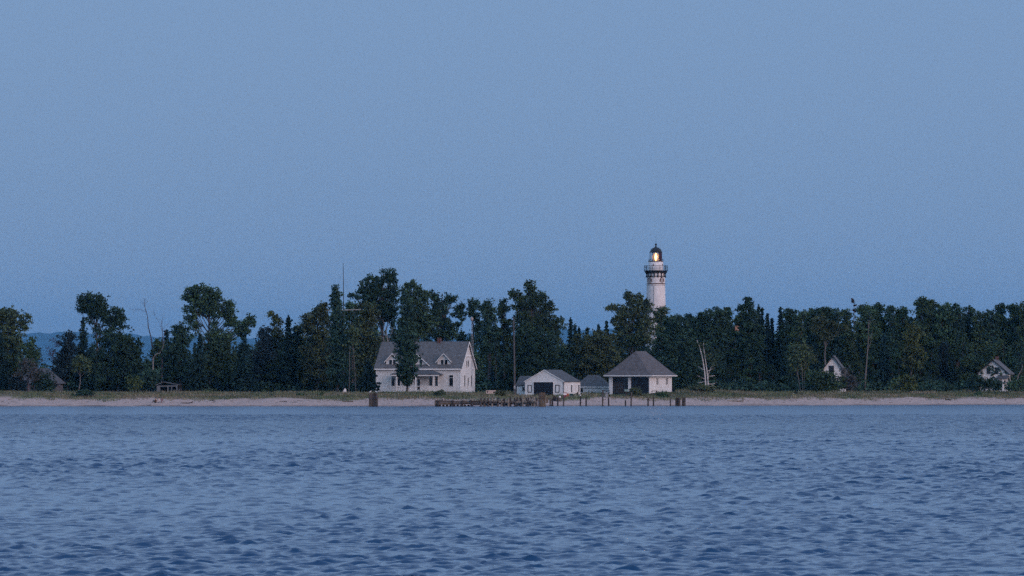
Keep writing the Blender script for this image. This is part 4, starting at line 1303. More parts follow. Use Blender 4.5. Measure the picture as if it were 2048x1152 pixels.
for x, top, h, lab in ((1517, 610, 8, 'thin spruce spire touching the tall white pine'), (1524, 616, 10, 'second spruce spire beside the tall white pine'), (1535, 627, 11, 'mid height spruce on the falling edge beside the white pine'),
                       (1544, 637, 8, 'lowest spruce tip in the right hand dip'), (1561, 615, 12, 'lone dark spruce spire right of the dip')):
    spruce(lab, x, 704 + x % 5, top, h * 2.0, power=1.0)
def tufted_snag():
    x, Y = 1708, 712
    X = PX(x, Y); zb = float(ground(X, Y))
    t = thing('spruce_tree', 'dying spruce with a bare pole and small brown tuft above the right wood', 'spruce tree', (X, Y, zb))
    H = PZ(598, Y) - zb
    conifer_trunk(H, .22).build('trunk', M['dead'], t)
    r = np.random.default_rng(5)
    s = Y / F
    cl = [(-.15, 0, H - 5 * s, 2.6 * s, .25, 5 * s), (.15, 0, H - 13 * s, 3.2 * s, .3, 5 * s, .7), (0.1, 0, H - 24 * s, 2 * s, .2, 3 * s, .4)]
    o = bpy.data.objects.new('crown', leaf_mesh('crown', clump_points(cl, r, .3, 20), .26, r))
    link(o, t, [foliage('brown_needles', (.05, .032, .03))])
tufted_snag()
for x, top, h, fol, lab in ((1890, 606, 19, 'mid', 'rounded leafy crown right of the highest pine'), (1914, 608, 15, 'dark', 'dark leafy crown left of the ivy cottage dip'), (1961, 622, 15, 'mid', 'low leafy crown at the bottom of the dip above the ivy cottage'), (1983, 619, 14, 'dark', 'leafy crown left of the spiked pine')):
    r = np.random.default_rng(x)
    cl = [(x, top + 6, h * .5, 5)]
    y = top + 14
    while y < 720:
        cl += [(x - h * .5, y, h * .6, 9), (x + h * .45, y + 4, h * .6, 9)]
        y += 15
    T('leafy_tree', lab, 'tree', x, 698, fol, cl, trunk=.26)
T('maple_tree', 'yellow green crown in the middle of the right wood below the highest pine', 'tree', 1822, 684, 'yellow', [(1822, 655, 12, 9), (1830, 668, 12, 10), (1812, 668, 10, 9), (1822, 690, 20, 16), (1824, 720, 26, 22)], trunk=.2)
T('maple_tree', 'olive crown leaning right above the narrow cottage', 'tree', 1650, 684, 'olive', [(1640, 640, 14, 8), (1660, 650, 16, 8), (1680, 658, 12, 7), (1632, 655, 14, 10), (1650, 668, 18, 12)], trunk=.2, bark='bark_pale')
T('birch_tree', 'slender birch with a long pale trunk in the right wood', 'birch tree', 1730, 676, 'mid', [(1744, 625, 10, 8, .7), (1736, 634, 10, 7, .5), (1752, 645, 12, 10, .6), (1745, 668, 16, 12, .5)], lean=10, trunk=.17, bark='bark_pale')
for a, lean, lab in ((1602, -12, 'left leaning birch of the three pale trunks'), (1605, -2, 'middle birch of the three pale trunks'), (1609, 1, 'right upright birch of the three pale trunks')):
    T('birch_tree', lab, 'birch tree', a, 656 + (a % 3) * 2, 'olive', [(a + lean, 700, 14, 12, .8), (a + lean - 8, 715, 12, 12, .7), (a + lean + 10, 718, 12, 14, .7), (a + lean, 735, 10, 8, .3)], lean=lean, trunk=.09, bark='bark_pale', group=None)
T('sumac_bush', 'broad green bush in front of the narrow cottage', 'bush', 1650, 655, 'mid', [(1632, 762, 20, 16), (1655, 760, 24, 16), (1676, 768, 16, 14), (1650, 776, 30, 8), (1640, 748, 10, 8)], trunk=.08)
T('grey_bush', 'grey green bush covering the right corner of the narrow cottage', 'bush', 1694, 657, 'twig', [(1692, 758, 11, 18), (1702, 766, 14, 16), (1688, 742, 5, 9, .8), (1686, 772, 14, 10)], trunk=.07, leaf=.26)
T('yellow_shrub', 'yellowish rounded shrub at the wood edge left of the ivy cottage', 'bush', 1812, 650, 'yellow', [(1800, 768, 14, 11), (1810, 775, 18, 8), (1822, 766, 16, 12), (1812, 760, 14, 9)], trunk=.07, leaf=.28)
T('elder_bush', 'dark bush rising in front of the ivy cottage', 'bush', 1970, 660, 'dark', [(1952, 768, 22, 14), (1980, 768, 20, 12), (1994, 772, 10, 8)], trunk=.08)
T('elder_bush', 'low bush at the right corner of the ivy cottage', 'bush', 2032, 658, 'mid', [(2026, 772, 14, 10), (2042, 765, 12, 14)], trunk=.08)
dead_tree('pale bent trunk beside the ivy cottage', 2038, 660, [(2040, 785), (2036, 765), (2036, 752), (2042, 742), (2046, 730)], .14, [], 'deadpale', seed=41)
T('willow_bush', 'rounded dark bush on the crest of the left beach', 'bush', 165, 604, 'dark', [(170, 787, 13, 6), (158, 789, 12, 5), (180, 789, 6, 4)], trunk=.05, leaf=.22, blob=.35)
T('willow_bush', 'small low bush next to the rounded bush on the left beach', 'bush', 146, 601, 'mid', [(146, 793, 8, 4)], trunk=.04, leaf=.2, blob=.3)
for x, Y, y, rx, ry, fol, lab in ((601, 606, 790, 6, 4, 'mid', 'tuft of green beach weed left of the flag mast'), (640, 608, 791, 5, 4, 'mid', 'rounder tuft of beach weed closest to the flag mast'), (542, 604, 792, 3, 4, 'dark', 'small dark weed on the sand slope left of the tufts'),
                                  (1594, 632, 792, 11, 5, 'blue', 'dark low bush in the grass below the three birch trunks'), (1955, 640, 790, 9, 5, 'mid', 'bright green bush in the grass below the ivy cottage'), (1325, 614, 790, 13, 6, 'mid', 'green bush on the sand edge below the hip roofed boathouse'),
                                  (880, 610, 788, 12, 7, 'weed', 'tall weeds at the foot of the porch steps'), (1000, 606, 787, 10, 7, 'weed', 'leafy weeds right of the beige sign'), (1270, 616, 784, 14, 8, 'weed', 'tall weeds in front of the right boat bay'), (420, 640, 783, 10, 5, 'olive', 'low green bush at the edge of the wood left of the tufts'), (1405, 626, 776, 26, 5, 'weed', 'low scrub covering the top of the dune by the birch')):
    T('weed_bush', lab, 'bush', x, Y, fol, [(x, y, rx, ry), (x - rx * .5, y + 1, rx * .5, ry * .7), (x + rx * .45, y + 1, rx * .55, ry * .8)], trunk=.03, leaf=.2, blob=.3, per=26)

# ------------------------------------------------------------------ the rest of the wood: individual trees, a few crown shapes copied
def proto(kind, seed):
    r = np.random.default_rng(seed)
    if kind == 'spruce':
        return conifer_trunk(11, .2), conifer_mesh(11, 2.0 + r.uniform(-.3, .4), r)
    cl = []
    n = 10 if kind == 'leafy' else 12
    for i in range(n):
        f = (i + .5) / n
        z = .7 + 9.8 * f
        w = 2.9 * math.sin(math.pi * min(1, .22 + .72 * f)) ** .8 if kind == 'leafy' else 2.7 * (1 - f) ** .6 + .35
        a = r.uniform(0, 6.28)
        cl.append((math.cos(a) * w * .55, math.sin(a) * w * .55, z, max(.7, w * .62), max(.7, w * .62), 1.15 if kind == 'leafy' else .8))
    return limb_mesh(cl, (0, 0, 0), r.normal(0, .3), .22, r), leaf_mesh('crown', clump_points(cl, r, .6, 46), .28, r)

protos = {}
for kind, n in (('leafy', 5), ('pine', 4), ('spruce', 4)):
    protos[kind] = []
    for i in range(n):
        tm, cm = proto(kind, 900 + i * 7 + len(kind))
        me = bpy.data.meshes.new('trunk')
        me.from_pydata(tm.v, [], tm.f)
        protos[kind].append((me, cm))

SKX = [-80, 0, 20, 60, 70, 98, 110, 150, 200, 255, 280, 300, 335, 400, 480, 500, 515, 545, 600, 640, 700, 780, 860, 900, 925, 940, 960, 1000, 1060, 1120, 1150, 1200, 1240, 1290, 1340, 1400, 1450, 1500, 1540, 1556, 1580, 1650, 1700, 1760, 1850, 1930, 1960, 2000, 2050, 2140]
SKYL = [650, 672, 690, 722, 742, 742, 715, 690, 680, 690, 706, 706, 684, 676, 676, 682, 680, 668, 664, 655, 645, 640, 650, 676, 690, 690, 666, 655, 655, 660, 672, 672, 656, 646, 640, 636, 632, 628, 652, 652, 632, 628, 630, 620, 614, 620, 630, 622, 616, 612]
MARK = [(0, 'the left sand bank'), (57, 'the grey twiggy tree'), (88, 'the dark round bush'), (135, 'the blue black cedar'), (159, 'the small pale aspen'), (193, 'the tall leaning poplar'), (236, 'the wide leafy tree'), (268, 'the yellow green shrub'), (305, 'the leaning snag'),
        (334, 'the open shed'), (375, 'the curved beach log'), (416, 'the domed poplar'), (450, 'the middle leafy tree'), (488, 'the broad dark spruce'), (530, 'the round headed tree'), (553, 'the yellowing tree'), (577, 'the sharp dark spruce'), (601, 'the green weed tuft'), (634, 'the round olive tree'), (675, 'the spired column poplar'), (690, 'the flag mast'), (710, 'the pale birch pair'),
        (742, 'the house corner fir'), (785, 'the left dormer'), (814, 'the porch column poplar'), (850, 'the middle dormer'), (888, 'the right dormer'), (918, 'the house roof peak'), (945, 'the lattice mast'), (982, 'the beige sign'), (1008, 'the small leafy head'), (1029, 'the utility pole'), (1064, 'the pointed cottonwood'),
        (1087, 'the gabled boathouse door'), (1120, 'the red stand'), (1142, 'the tallest spruce spire'), (1185, 'the small hip outbuilding'), (1212, 'the hoist frame'), (1240, 'the left boat bay'), (1264, 'the ragged cottonwood'), (1290, 'the hip roof ridge'), (1312, 'the lighthouse'), (1335, 'the right boathouse wall'), (1366, 'the squat piling clusters'),
        (1415, 'the white birch'), (1445, 'the long pale log'), (1471, 'the brick chimney'), (1497, 'the tall white pine'), (1524, 'the paired spruce spires'), (1561, 'the lone spruce spire'), (1590, 'the dark grass bush'), (1607, 'the three pale trunks'), (1636, 'the broad green bush'), (1665, 'the narrow cottage'), (1694, 'the grey green bush'),
        (1708, 'the dying spruce'), (1735, 'the long pale trunk'), (1770, 'the rounded pine pair'), (1812, 'the yellowish shrub'), (1845, 'the highest pine'), (1890, 'the grass edge log'), (1914, 'the dark leafy crown'), (1955, 'the bright green bush'), (1985, 'the ivy cottage'), (2010, 'the thin pine spike'), (2038, 'the pale bent trunk')]
WORD = {'leafy': ('broadleaf_tree', 'leafy broadleaf tree', 'tree'), 'pine': ('pine_tree', 'rounded dark pine', 'pine tree'), 'spruce': ('spruce_tree', 'dark pointed spruce', 'spruce tree')}
ROWS = [('back', 742, 23, 0, 12, 'at the wood\'s back '), ('middle', 716, 24, 16, 44, 'in the wood\'s middle '), ('front', 690, 23, 48, 95, 'low at the wood front ')]
INFILL = {}
for row, Y0, step, d0, d1, phrase in ROWS:
    x = -70.0 + (step * .5 if row == 'middle' else 0)
    while x < 2120:
        px = x + rnd.uniform(-6, 6)
        Y = Y0 + rnd.uniform(-6, 6)
        top = float(np.interp(px, SKX, SKYL)) + rnd.uniform(d0, d1)
        top = min(top, 752)
        if px > 1300: kind = rnd.choices(['leafy', 'pine', 'spruce'], [4, 4, 2])[0]
        elif 60 < px < 110: kind = 'leafy'
        else: kind = rnd.choices(['leafy', 'pine', 'spruce'], [5, 1, 3])[0]
        X = PX(px, Y)
        zb = float(ground(X, Y))
        H = PZ(top, Y) - zb
        tm, cm = rnd.choice(protos[kind])
        nm, wd, cat = WORD[kind]
        mp_, mk = min(MARK, key=lambda q: abs(q[0] - px))
        sec = ('just left of ' if px < mp_ else 'just right of ') + mk
        t = thing(nm, 'tree', cat, (X, Y, zb), rnd.uniform(0, 6.28), f'trees filling the wood {phrase.strip()}')
        INFILL.setdefault((wd, phrase, sec), []).append((abs(px - mp_), t))
        sz = H / (11.0 if kind == 'spruce' else 11.3)
        sx = min(1.25, max(.72, sz * rnd.uniform(.85, 1.15)))
        t.scale = (sx, sx, sz)
        fol = {'leafy': rnd.choices(['dark', 'mid', 'olive', 'blue'], [5, 4, 2, 1])[0], 'pine': rnd.choice(['pine', 'mid', 'dark']), 'spruce': 'spruce'}[kind]
        tr = bpy.data.objects.new('trunk', tm)
        cr = bpy.data.objects.new('crown', cm)
        for o, m in ((tr, M['bark']), (cr, FOL[fol])):
            if not o.data.materials: o.data.materials.append(m)
            C.objects.link(o)
            o.parent = t
            o.material_slots[0].link = 'OBJECT'
            o.material_slots[0].material = m
        x += step

for (wd, phrase, sec), ts in INFILL.items():
    for (d, t), far in zip(sorted(ts, key=lambda q: q[0]), ('just ', 'a little ', 'farther ', 'well ', 'far ')):
        t['label'] = f'{wd} {phrase}{far}{sec[5:]}'

# undergrowth and dune grass
def undergrowth():
    r = np.random.default_rng(55)
    P = []
    for px in np.arange(-90, 2140, 3.0):
        for Y, hmax in ((725, 70), (700, 50), (677, 24)):
            if Y == 677 and (20 < px < 120 or 305 < px < 362 or 1640 < px < 1700 or 1950 < px < 2036): continue
            hh = hmax * (.45 + .55 * r.random())
            n = 30
            YY = Y + r.normal(0, 1.6, n)
            xx = PX(px, Y) + r.normal(0, .5, n)
            zz = ground(xx, YY) + r.uniform(0, hh * Y / F, n)
            P.append(np.stack([xx, YY, zz], -1))
    o = bpy.data.objects.new('undergrowth', leaf_mesh('undergrowth', np.concatenate(P), .5, r))
    link(o, None, [FOL['dark']])
    tag(o, 'dark tangled undergrowth along the foot of the wood', 'undergrowth', kind='stuff')
undergrowth()

def dune_grass():
    r = np.random.default_rng(66)
    n = 118000
    X = r.uniform(-112, 112, n)
    S = 6.0 + r.beta(1.15, 1.8, n) * 51
    px = X / 615 * F + CX
    edge = 1.4 * np.sin(X * .5) + 1.0 * np.sin(X * 1.3 + 1) + .8 * np.sin(X * 2.9)
    # where the sand reaches higher up
    edge = edge + 9 * np.exp(-((px - 5) / 50) ** 2) + 4 * np.exp(-((px - 560) / 70) ** 2) - 2.0 * np.exp(-((px - 1400) / 60) ** 2) - 7.5 * np.clip((px - 905) / 40, 0, 1) * np.clip((1092 - px) / 20, 0, 1)
    keep = (S > 11.6 + edge + r.normal(0, .8, n))
    dens = .5 + .5 * np.sin(X * .7 + S * .3) * np.sin(S * .5 - X * .2)
    keep &= r.random(n) < .45 + .6 * dens
    X, S = X[keep], S[keep]
    Y = shore(X) + S
    # nothing grows through the buildings
    def clear(px0, px1, y0, y1):
        p = X / Y * F + CX
        return ~((p > px0) & (p < px1) & (Y > y0) & (Y < y1))
    k = clear(750, 955, 646, 680) & clear(1030, 1166, 617, 650) & clear(1205, 1352, 624, 650)
    X, Y, S = X[k], Y[k], S[k]
    n = len(X)
    Z = ground(X, Y)
    H = (.24 + .24 * r.random(n)) * (1 + .5 * np.sin(X * .9) * np.sin(Y * .7)) * np.clip((S - 4) / 6, .5, 1)
    a = r.uniform(0, 6.28, n)
    w = r.uniform(.03, .07, n)
    lx, ly = r.normal(0, .14, n), r.normal(0, .14, n)
    V = np.stack([np.stack([X - np.cos(a) * w, Y - np.sin(a) * w, Z - .03], -1), np.stack([X + np.cos(a) * w, Y + np.sin(a) * w, Z - .03], -1),
                  np.stack([X + lx, Y + ly, Z + H], -1)], 1).reshape(-1, 3)
    me = np_mesh('dune_grass', V, np.arange(3 * n).reshape(n, 3))
    o = bpy.data.objects.new('dune_grass', me)
    m = foliage('dune_grass_blades', (.17, .17, .10), .4, .3)
    # patches of green among dry grass
    t = m.node_tree
    hs = next(nd for nd in t.nodes if nd.type == 'HUE_SAT')
    tc = next(nd for nd in t.nodes if nd.type == 'TEX_COORD')
    nz = t.nodes.new('ShaderNodeTexNoise'); nz.inputs['Scale'].default_value = .16; nz.inputs['Detail'].default_value = 4
    t.links.new(tc.outputs['Object'], nz.inputs['Vector'])
    rp = t.nodes.new('ShaderNodeValToRGB')
    rp.color_ramp.elements[0].position = .42; rp.color_ramp.elements[0].color = (.125, .165, .088, 1)
    rp.color_ramp.elements[1].position = .60; rp.color_ramp.elements[1].color = (.255, .23, .16, 1)
    t.links.new(nz.outputs[0], rp.inputs[0]); t.links.new(rp.outputs[0], hs.inputs['Color'])
    link(o, None, [m])
    tag(o, 'dune grass in dry and green tufts behind the beach', 'grass', kind='stuff')
dune_grass()

def beach_wrack():
    r = np.random.default_rng(91)
    b = MB()
    for _ in range(300):
        x = r.uniform(-100, 100)
        sd_ = 13 * r.beta(3.2, 1.6) + .6 * math.sin(x * .6)
        y = float(shore(x)) + sd_
        zz = float(ground(x, y))
        l, w_, h_ = r.gamma(2, .07), r.uniform(.03, .09), r.uniform(.02, .06)
        a = r.normal(0, .5)
        c_, s_ = math.cos(a), math.sin(a)
        P = [(x + c_ * u * l - s_ * v * w_, y + s_ * u * l + c_ * v * w_, zz + q) for q in (-.02, h_) for u, v in ((-1, -1), (1, -1), (1, 1), (-1, 1))]
        b.add(P, [(4, 5, 6, 7), (0, 1, 5, 4), (1, 2, 6, 5), (2, 3, 7, 6), (3, 0, 4, 7)])
    o = b.build('beach_wrack', M['wood'])
    tag(o, 'dark scraps of weed and bark strewn over the sand', 'beach litter', kind='stuff')
beach_wrack()

# ------------------------------------------------------------------ masts, poles
def at(px, py, Y): return Vector((PX(px, Y), Y, PZ(py, Y)))

def flag_mast():
    Y = 664
    X = PX(687.5, Y); zb = float(ground(X, Y))
    t = thing('flag_mast', 'tall thin mast with a pale yardarm left of the white house', 'mast', (X, Y, zb))
    q = lambda a, c, d=0: Vector((PX(a, Y) - X, d, PZ(c, Y) - zb))
    MB().tube([(0, 0, -.3), q(687.6, 618)], [.11, .085], 8).build('lower_mast', M['bark'], t)
    MB().tube([q(687.4, 622, -.16), q(686.6, 532, -.16)], [.085, .045], 8).build('topmast', M['black'], t)
    MB().tube([q(687.4, 617.5, -.08), q(687.4, 622.5, -.08)], .14, 8).build('collar', M['black'], t)
    MB().tube([q(686.6, 532, -.16), q(686.5, 526, -.16)], [.02, .04], 6).build('finial', M['black'], t)
    MB().tube([q(653, 621, -.25), q(687, 620.2, -.3), q(722, 619.4, -.25)], [.035, .075, .045], 8).build('yardarm', M['paintpole'], t)
    b = MB()
    for e in (656, 719):
        b.tube([q(e, 620.2, -.25), q(687, 560, -.16)], .006, 3)
    b.build('stay', M['steel'], t)
flag_mast()

def utility_pole():
    Y = 616
    X = PX(1029.5, Y); zb = float(ground(X, Y))
    t = thing('utility_pole', 'bare grey brown utility pole left of the gabled boathouse', 'pole', (X, Y, zb))
    MB().tube([(0, 0, -.4), (PX(1028.6, Y) - X, 0, PZ(712, Y) - zb), (PX(1027, Y) - X, 0, PZ(634, Y) - zb)], [.165, .14, .10], 10).build('shaft', M['pole'], t)
    MB().tube([(PX(1027, Y) - X, -.12, PZ(641, Y) - zb), (PX(1027, Y) - X, -.3, PZ(640, Y) - zb)], .03, 6).build('bolt', M['steel'], t)
    MB().box(-.15, .15, -.24, -.16, 1.2, 1.7).build('plate', M['steel'], t)
utility_pole()

def lattice_mast():
    Y = 638
    X = PX(946.5, Y); zb = float(ground(X, Y))
    t = thing('lattice_mast', 'slim steel lattice mast with a round white lamp in front of the house gable', 'mast', (X, Y, zb))
    top = Vector((PX(943.6, Y) - X, 0, PZ(644, Y) - zb))
    H = top.z
    legs = []
    for k in range(3):
        a = 2 * math.pi * k / 3 + .5
        legs.append(Vector((math.cos(a) * .24, math.sin(a) * .24, 0)))
        MB().tube([legs[k], top * .68 + legs[k] * .9, top + legs[k] * .12], [.028, .022, .016], 5).build('leg', M['steel'], t)
    b = MB()
    n = 22
    for i in range(n):
        f0, f1 = i / n * .97, (i + 1) / n * .97
        for k in range(3):
            s0, s1 = 1 - .2 * f0 - .5 * max(0, f0 - .68) / .32, 1 - .2 * f1 - .5 * max(0, f1 - .68) / .32
            b.tube([top * f0 + legs[k] * s0, top * f1 + legs[(k + 1) % 3] * s1], .009, 4)
    b.build('bracing', M['steel'], t)
    MB().tube([top - Vector((0, 0, .5)), top + Vector((0, 0, .35))], .03, 6).build('spike', M['steel'], t)
    lp = MB().lathe([(.05, -.36), (.12, -.33), (.26, -.12), (.29, .05), (.25, .2), (.12, .32), (.02, .35)], 14).build('lamp_globe', M['stone'], t, True)
    lp.location = top + Vector((0, 0, .5))
lattice_mast()

# ------------------------------------------------------------------ pier, posts, piling clusters
def pile_cluster(label, px0, px1, top, Y, n, m, seed, rad=.17, two=True):
    r = np.random.default_rng(seed)
    X = PX((px0 + px1) / 2, Y)
    t = thing('piling_cluster', label, 'pilings', (X, Y, 0))
    w = (px1 - px0) * Y / F
    H = PZ(top, Y)
    for i in range(n):
        for d in ((0, .34) if two else (0,)):
            x = -w / 2 + rad + (w - 2 * rad) * (i + (.5 if d else 0)) / max(1, n - 1 + (.5 if d else 0))
            if x > w / 2: continue
            mm = M[m[int(r.integers(0, len(m)))]]
            hh = H + r.normal(0, .06)
            MB().tube([(x * 1.12, d - .08, -2.0), (x * 1.06 + r.normal(0, .015), d, hh * .5), (x, d + .04, hh)], [rad * 1.08, rad * r.uniform(.95, 1.02), rad * r.uniform(.82, .95)], 9).build('pile', mm, t)
    MB().tube([(-w / 2 - .02, -.24, H * .58), (w / 2 + .02, -.24, H * .6)], .022, 5).build('cable', M['black'], t)
    return t
pile_cluster('isolated cluster of dark pilings with two gulls on top in front of the dune', 737.5, 755.5, 786.5, 577, 5, ['wood', 'wood_dark', 'wood'], 4)
pile_cluster('taller tan piling cluster at the right end of the timber pier', 1077, 1091, 785, 575, 4, ['wood_tan', 'wood_tan', 'wood'], 5)
pile_cluster('left of two squat piling clusters at the end of the row of posts', 1351, 1361, 796, 590, 3, ['wood_dark', 'wood'], 6, .14)
pile_cluster('right of two squat piling clusters at the end of the row of posts', 1363.5, 1371.5, 796, 591, 3, ['wood_dark', 'wood_dark', 'wood'], 7, .14)

POSTS = [(1100.8, 796, 'thick dark post left of a pair just right of the pier'), (1105, 797, 'thick dark post right of a pair just right of the pier'), (1115.5, 795, 'grey post in front of the brown crate and white float'), (1127, 791, 'tall post in front of the red stand'),
         (1160.5, 794, 'post with a gull on top below the stair rail'), (1172.3, 794, 'post just right of the one with a gull'), (1205.5, 780, 'tallest post at the left leg of the hoist frame'), (1217.3, 795, 'post below the right leg of the hoist frame'),
         (1251, 800, 'short post below the grey green board'), (1262.3, 784, 'tall post in front of the middle pier of the hip boathouse'), (1296, 795, 'left post of a pair below the right boathouse wall'), (1307, 793, 'right post of a pair below the right boathouse wall'), (1341, 797, 'lone post before the two squat piling clusters')]
for i, (px, top, lab) in enumerate(POSTS):
    Y = 588 + (i % 3)
    r = np.random.default_rng(i + 40)
    t = thing('mooring_post', lab, 'post', (PX(px, Y), Y, 0), 0, 'old posts standing in the shallows')
    H = PZ(top, Y)
    rad = .15 if i < 2 else .125
    lean = r.normal(0, .03)
    MB().tube([(0, 0, -1.6), (lean * .3, 0, .1), (lean * .7, .01, H * .6), (lean, 0, H)], [rad * 1.05, rad, rad * .98, rad * .86], 9).build('shaft', M['wood_dark' if i % 3 else 'wood'], t)
    MB().tube([(0, 0, -.2), (0, 0, .16)], rad * 1.06, 9).build('wet_band', M['wood_dark'], t)

def pier():
    Y = 578
    t = thing('timber_pier', 'long ruined timber pier with stub pilings in front of the white house and boathouse', 'pier', (PX(980, Y), Y, 0))
    X0 = PX(980, Y)
    q = lambda px: PX(px, Y) - X0
    z = lambda py: PZ(py, Y)
    r = np.random.default_rng(12)
    D = 2.6
    # left crib: stacked squared timbers, front and back faces
    for y0 in (0, D):
        for (a, b_, c0, c1, mm) in ((869, 906, 801.2, 804.6, 'wood'), (869, 906, 805.0, 809.2, 'wood_tan'), (907, 924, 802.2, 805.4, 'wood'), (907, 924, 805.8, 809.0, 'wood'), (925, 944, 801.8, 804.8, 'wood'), (925, 945, 805.2, 808.6, 'wood_dark'), (944, 968, 802.2, 805.5, 'wood_dark'), (945, 968, 806, 810.5, 'wood_dark')):
            j = r.normal(0, .02)
            MB().box(q(a), q(b_), y0 + j, y0 + .28 + j, z(c1), z(c0)).build('beam', M[mm], t)
    for a in (876, 905.5, 924.5, 942):
        for y0 in (-.2, D + .3):
            MB().box(q(a) - .13, q(a) + .13, y0, y0 + .18, -1.6, z(800.6)).build('upright', M['wood_dark'], t)
    for a in np.arange(872, 945, 7.2):
        MB().box(q(a) - .16, q(a) + .16, .32, D - .02, -1.4, z(809.4)).build('crib_block', M['wood_dark'], t)
    for a in np.arange(870, 944, 4.0):
        if r.random() < .72:
            MB().box(q(a), q(a + 3.2), .02 + r.normal(0, .05), D + .2 + r.normal(0, .1), z(801.1), z(800.5)).build('deck_plank', M['wood_pale' if r.random() < .5 else 'wood'], t)
    # right part: pairs of stub pilings carrying short cap beams
    px = [962, 968.5, 976, 984, 995.5, 1003, 1008.5, 1017, 1021, 1030, 1034, 1041, 1045, 1053, 1056.5, 1063, 1068, 1073]
    for i, a in enumerate(px):
        for y0 in (0, D):
            top = z(795.5 + r.uniform(0, 5) - (a - 962) * .02)
            rad = r.uniform(.13, .18)
            MB().tube([(q(a) + r.normal(0, .03), y0 + r.normal(0, .05), -1.7), (q(a), y0, .2), (q(a) + r.normal(0, .04), y0, top)], [rad * 1.05, rad, rad * .88], 8).build('piling', M[['wood', 'wood_dark', 'wood', 'wood_pale'][int(r.integers(0, 4))] if y0 == 0 else 'wood_dark'], t)
    for i in range(0, len(px) - 1):
        a, b_ = px[i], px[i + 1]
        if b_ - a < 5: continue
        MB().box(q(a) - .1, q(b_) + .1, -.32, -.1, z(804.6 + r.uniform(0, .5)), z(802.6 + r.uniform(0, .4))).build('cap_beam', M['wood_pale' if r.random() < .6 else 'wood'], t)
        MB().box(q(a) + .1, q(b_) - .1, .18, .34, z(806.8), z(804.9)).build('beam', M['wood'], t)
    for i in range(0, len(px) - 1):
        a, b_ = px[i], px[i + 1]
        if b_ - a > 4:
            MB().box(q(a) + .1, q(b_) - .1, .5, .62, z(811.5 if i % 4 else 809), z(807)).build('shade_backing', M['wood_dark'], t)  # dark backing added as shade in the holes below the cap beams
    for (a, b_, c0, c1) in ((945, 1075, 800.6, 801.8),):
        MB().box(q(a), q(b_), D - .2, D + .02, z(c1 + 1.2), z(c0 + .6)).build('stringer', M['wood'], t)
    for a in np.arange(948, 1072, 5.0):
        if r.random() < .55:
            MB().box(q(a), q(a + 3.6), .35, D - .3, z(803.2), z(802.4)).build('deck_plank', M['wood'], t)
    MB().box(q(1092), q(1096.5), -.1, .2, z(806), z(795)).build('brace', M['wood_tan'], t)
pier()

def stone(label, px, py, w, h, Y, seed, zb=None, m='stone', name='stone', cat='stone', group=None):
    r = np.random.default_rng(seed)
    s = Y / F
    X = PX(px, Y)
    b = MB().blob((0, 0, h * s * .5), (w * s * .5, w * s * .45, h * s * .5), 9)
    b.v = [(x * (1 + r.normal(0, .09)), y * (1 + r.normal(0, .09)), zz * (1 + r.normal(0, .07))) for x, y, zz in b.v]
    o = b.build(name, M[m])
    o.location = (X, Y, float(ground(X, Y)) - .04 if zb is None else zb)
    return tag(o, label, cat, group)
zt = PZ(800.5, 579)
for i, (px, w, h, lab) in enumerate(((872, 5, 3, 'pale rock on the left end corner of the pier'), (886, 4, 4, 'upright pale rock second from the left end of the pier'), (899, 3.5, 2.6, 'flat pale rock midway along the left crib of the pier'), (915, 3, 2.8, 'small pink rock on the pier left of two others'), (928, 3.6, 3, 'pinkish round rock on the pier between two others'), (941, 3.4, 3, 'pinkish rock on the pier in front of the lattice mast'))):
    stone(lab, px, 0, w, h, 579.3, 60 + i, zt + .01)

# ------------------------------------------------------------------ gulls
def gull(label, px, Y, zb, rz, sc_=1.0):
    t = thing('gull', label, 'gull', (PX(px, Y), Y, zb), rz, 'gulls resting on the old pilings')
    b = MB()
    pts = [(-.25, 0, .17), (-.16, 0, .19), (-.04, 0, .22), (.08, 0, .245), (.14, 0, .30), (.165, 0, .36), (.20, 0, .385), (.225, 0, .38)]
    b.tube(pts, [.015, .05, .085, .085, .055, .045, .042, .015], 9)
    o = b.build('body', M['gullwhite'], t, True)
    for s in (-1, 1):
        w = MB().tube([(.09, s * .075, .25), (-.05, s * .085, .235), (-.2, s * .05, .20), (-.33, s * .02, .17)], [.02, .055, .04, .008], 7)
        w.build('wing', M['gullgrey'], t, True)
        MB().tube([(0, s * .035, .16), (.005, s * .035, 0)], .008, 5).build('leg', M['beak'], t)
    MB().tube([(.22, 0, .378), (.275, 0, .365)], [.015, .004], 5).build('beak', M['beak'], t)
    t.scale = (sc_,) * 3
gull('gull on the left edge of the isolated piling cluster', 740.3, 577.1, PZ(786.5, 577) - .02, .6)
gull('gull on the right edge of the isolated piling cluster', 752.3, 577.2, PZ(786.5, 577) - .02, 2.3)
gull('gull standing on a lone post below the stair rail', 1160.5, 589, PZ(794, 589) - .01, -1.1)

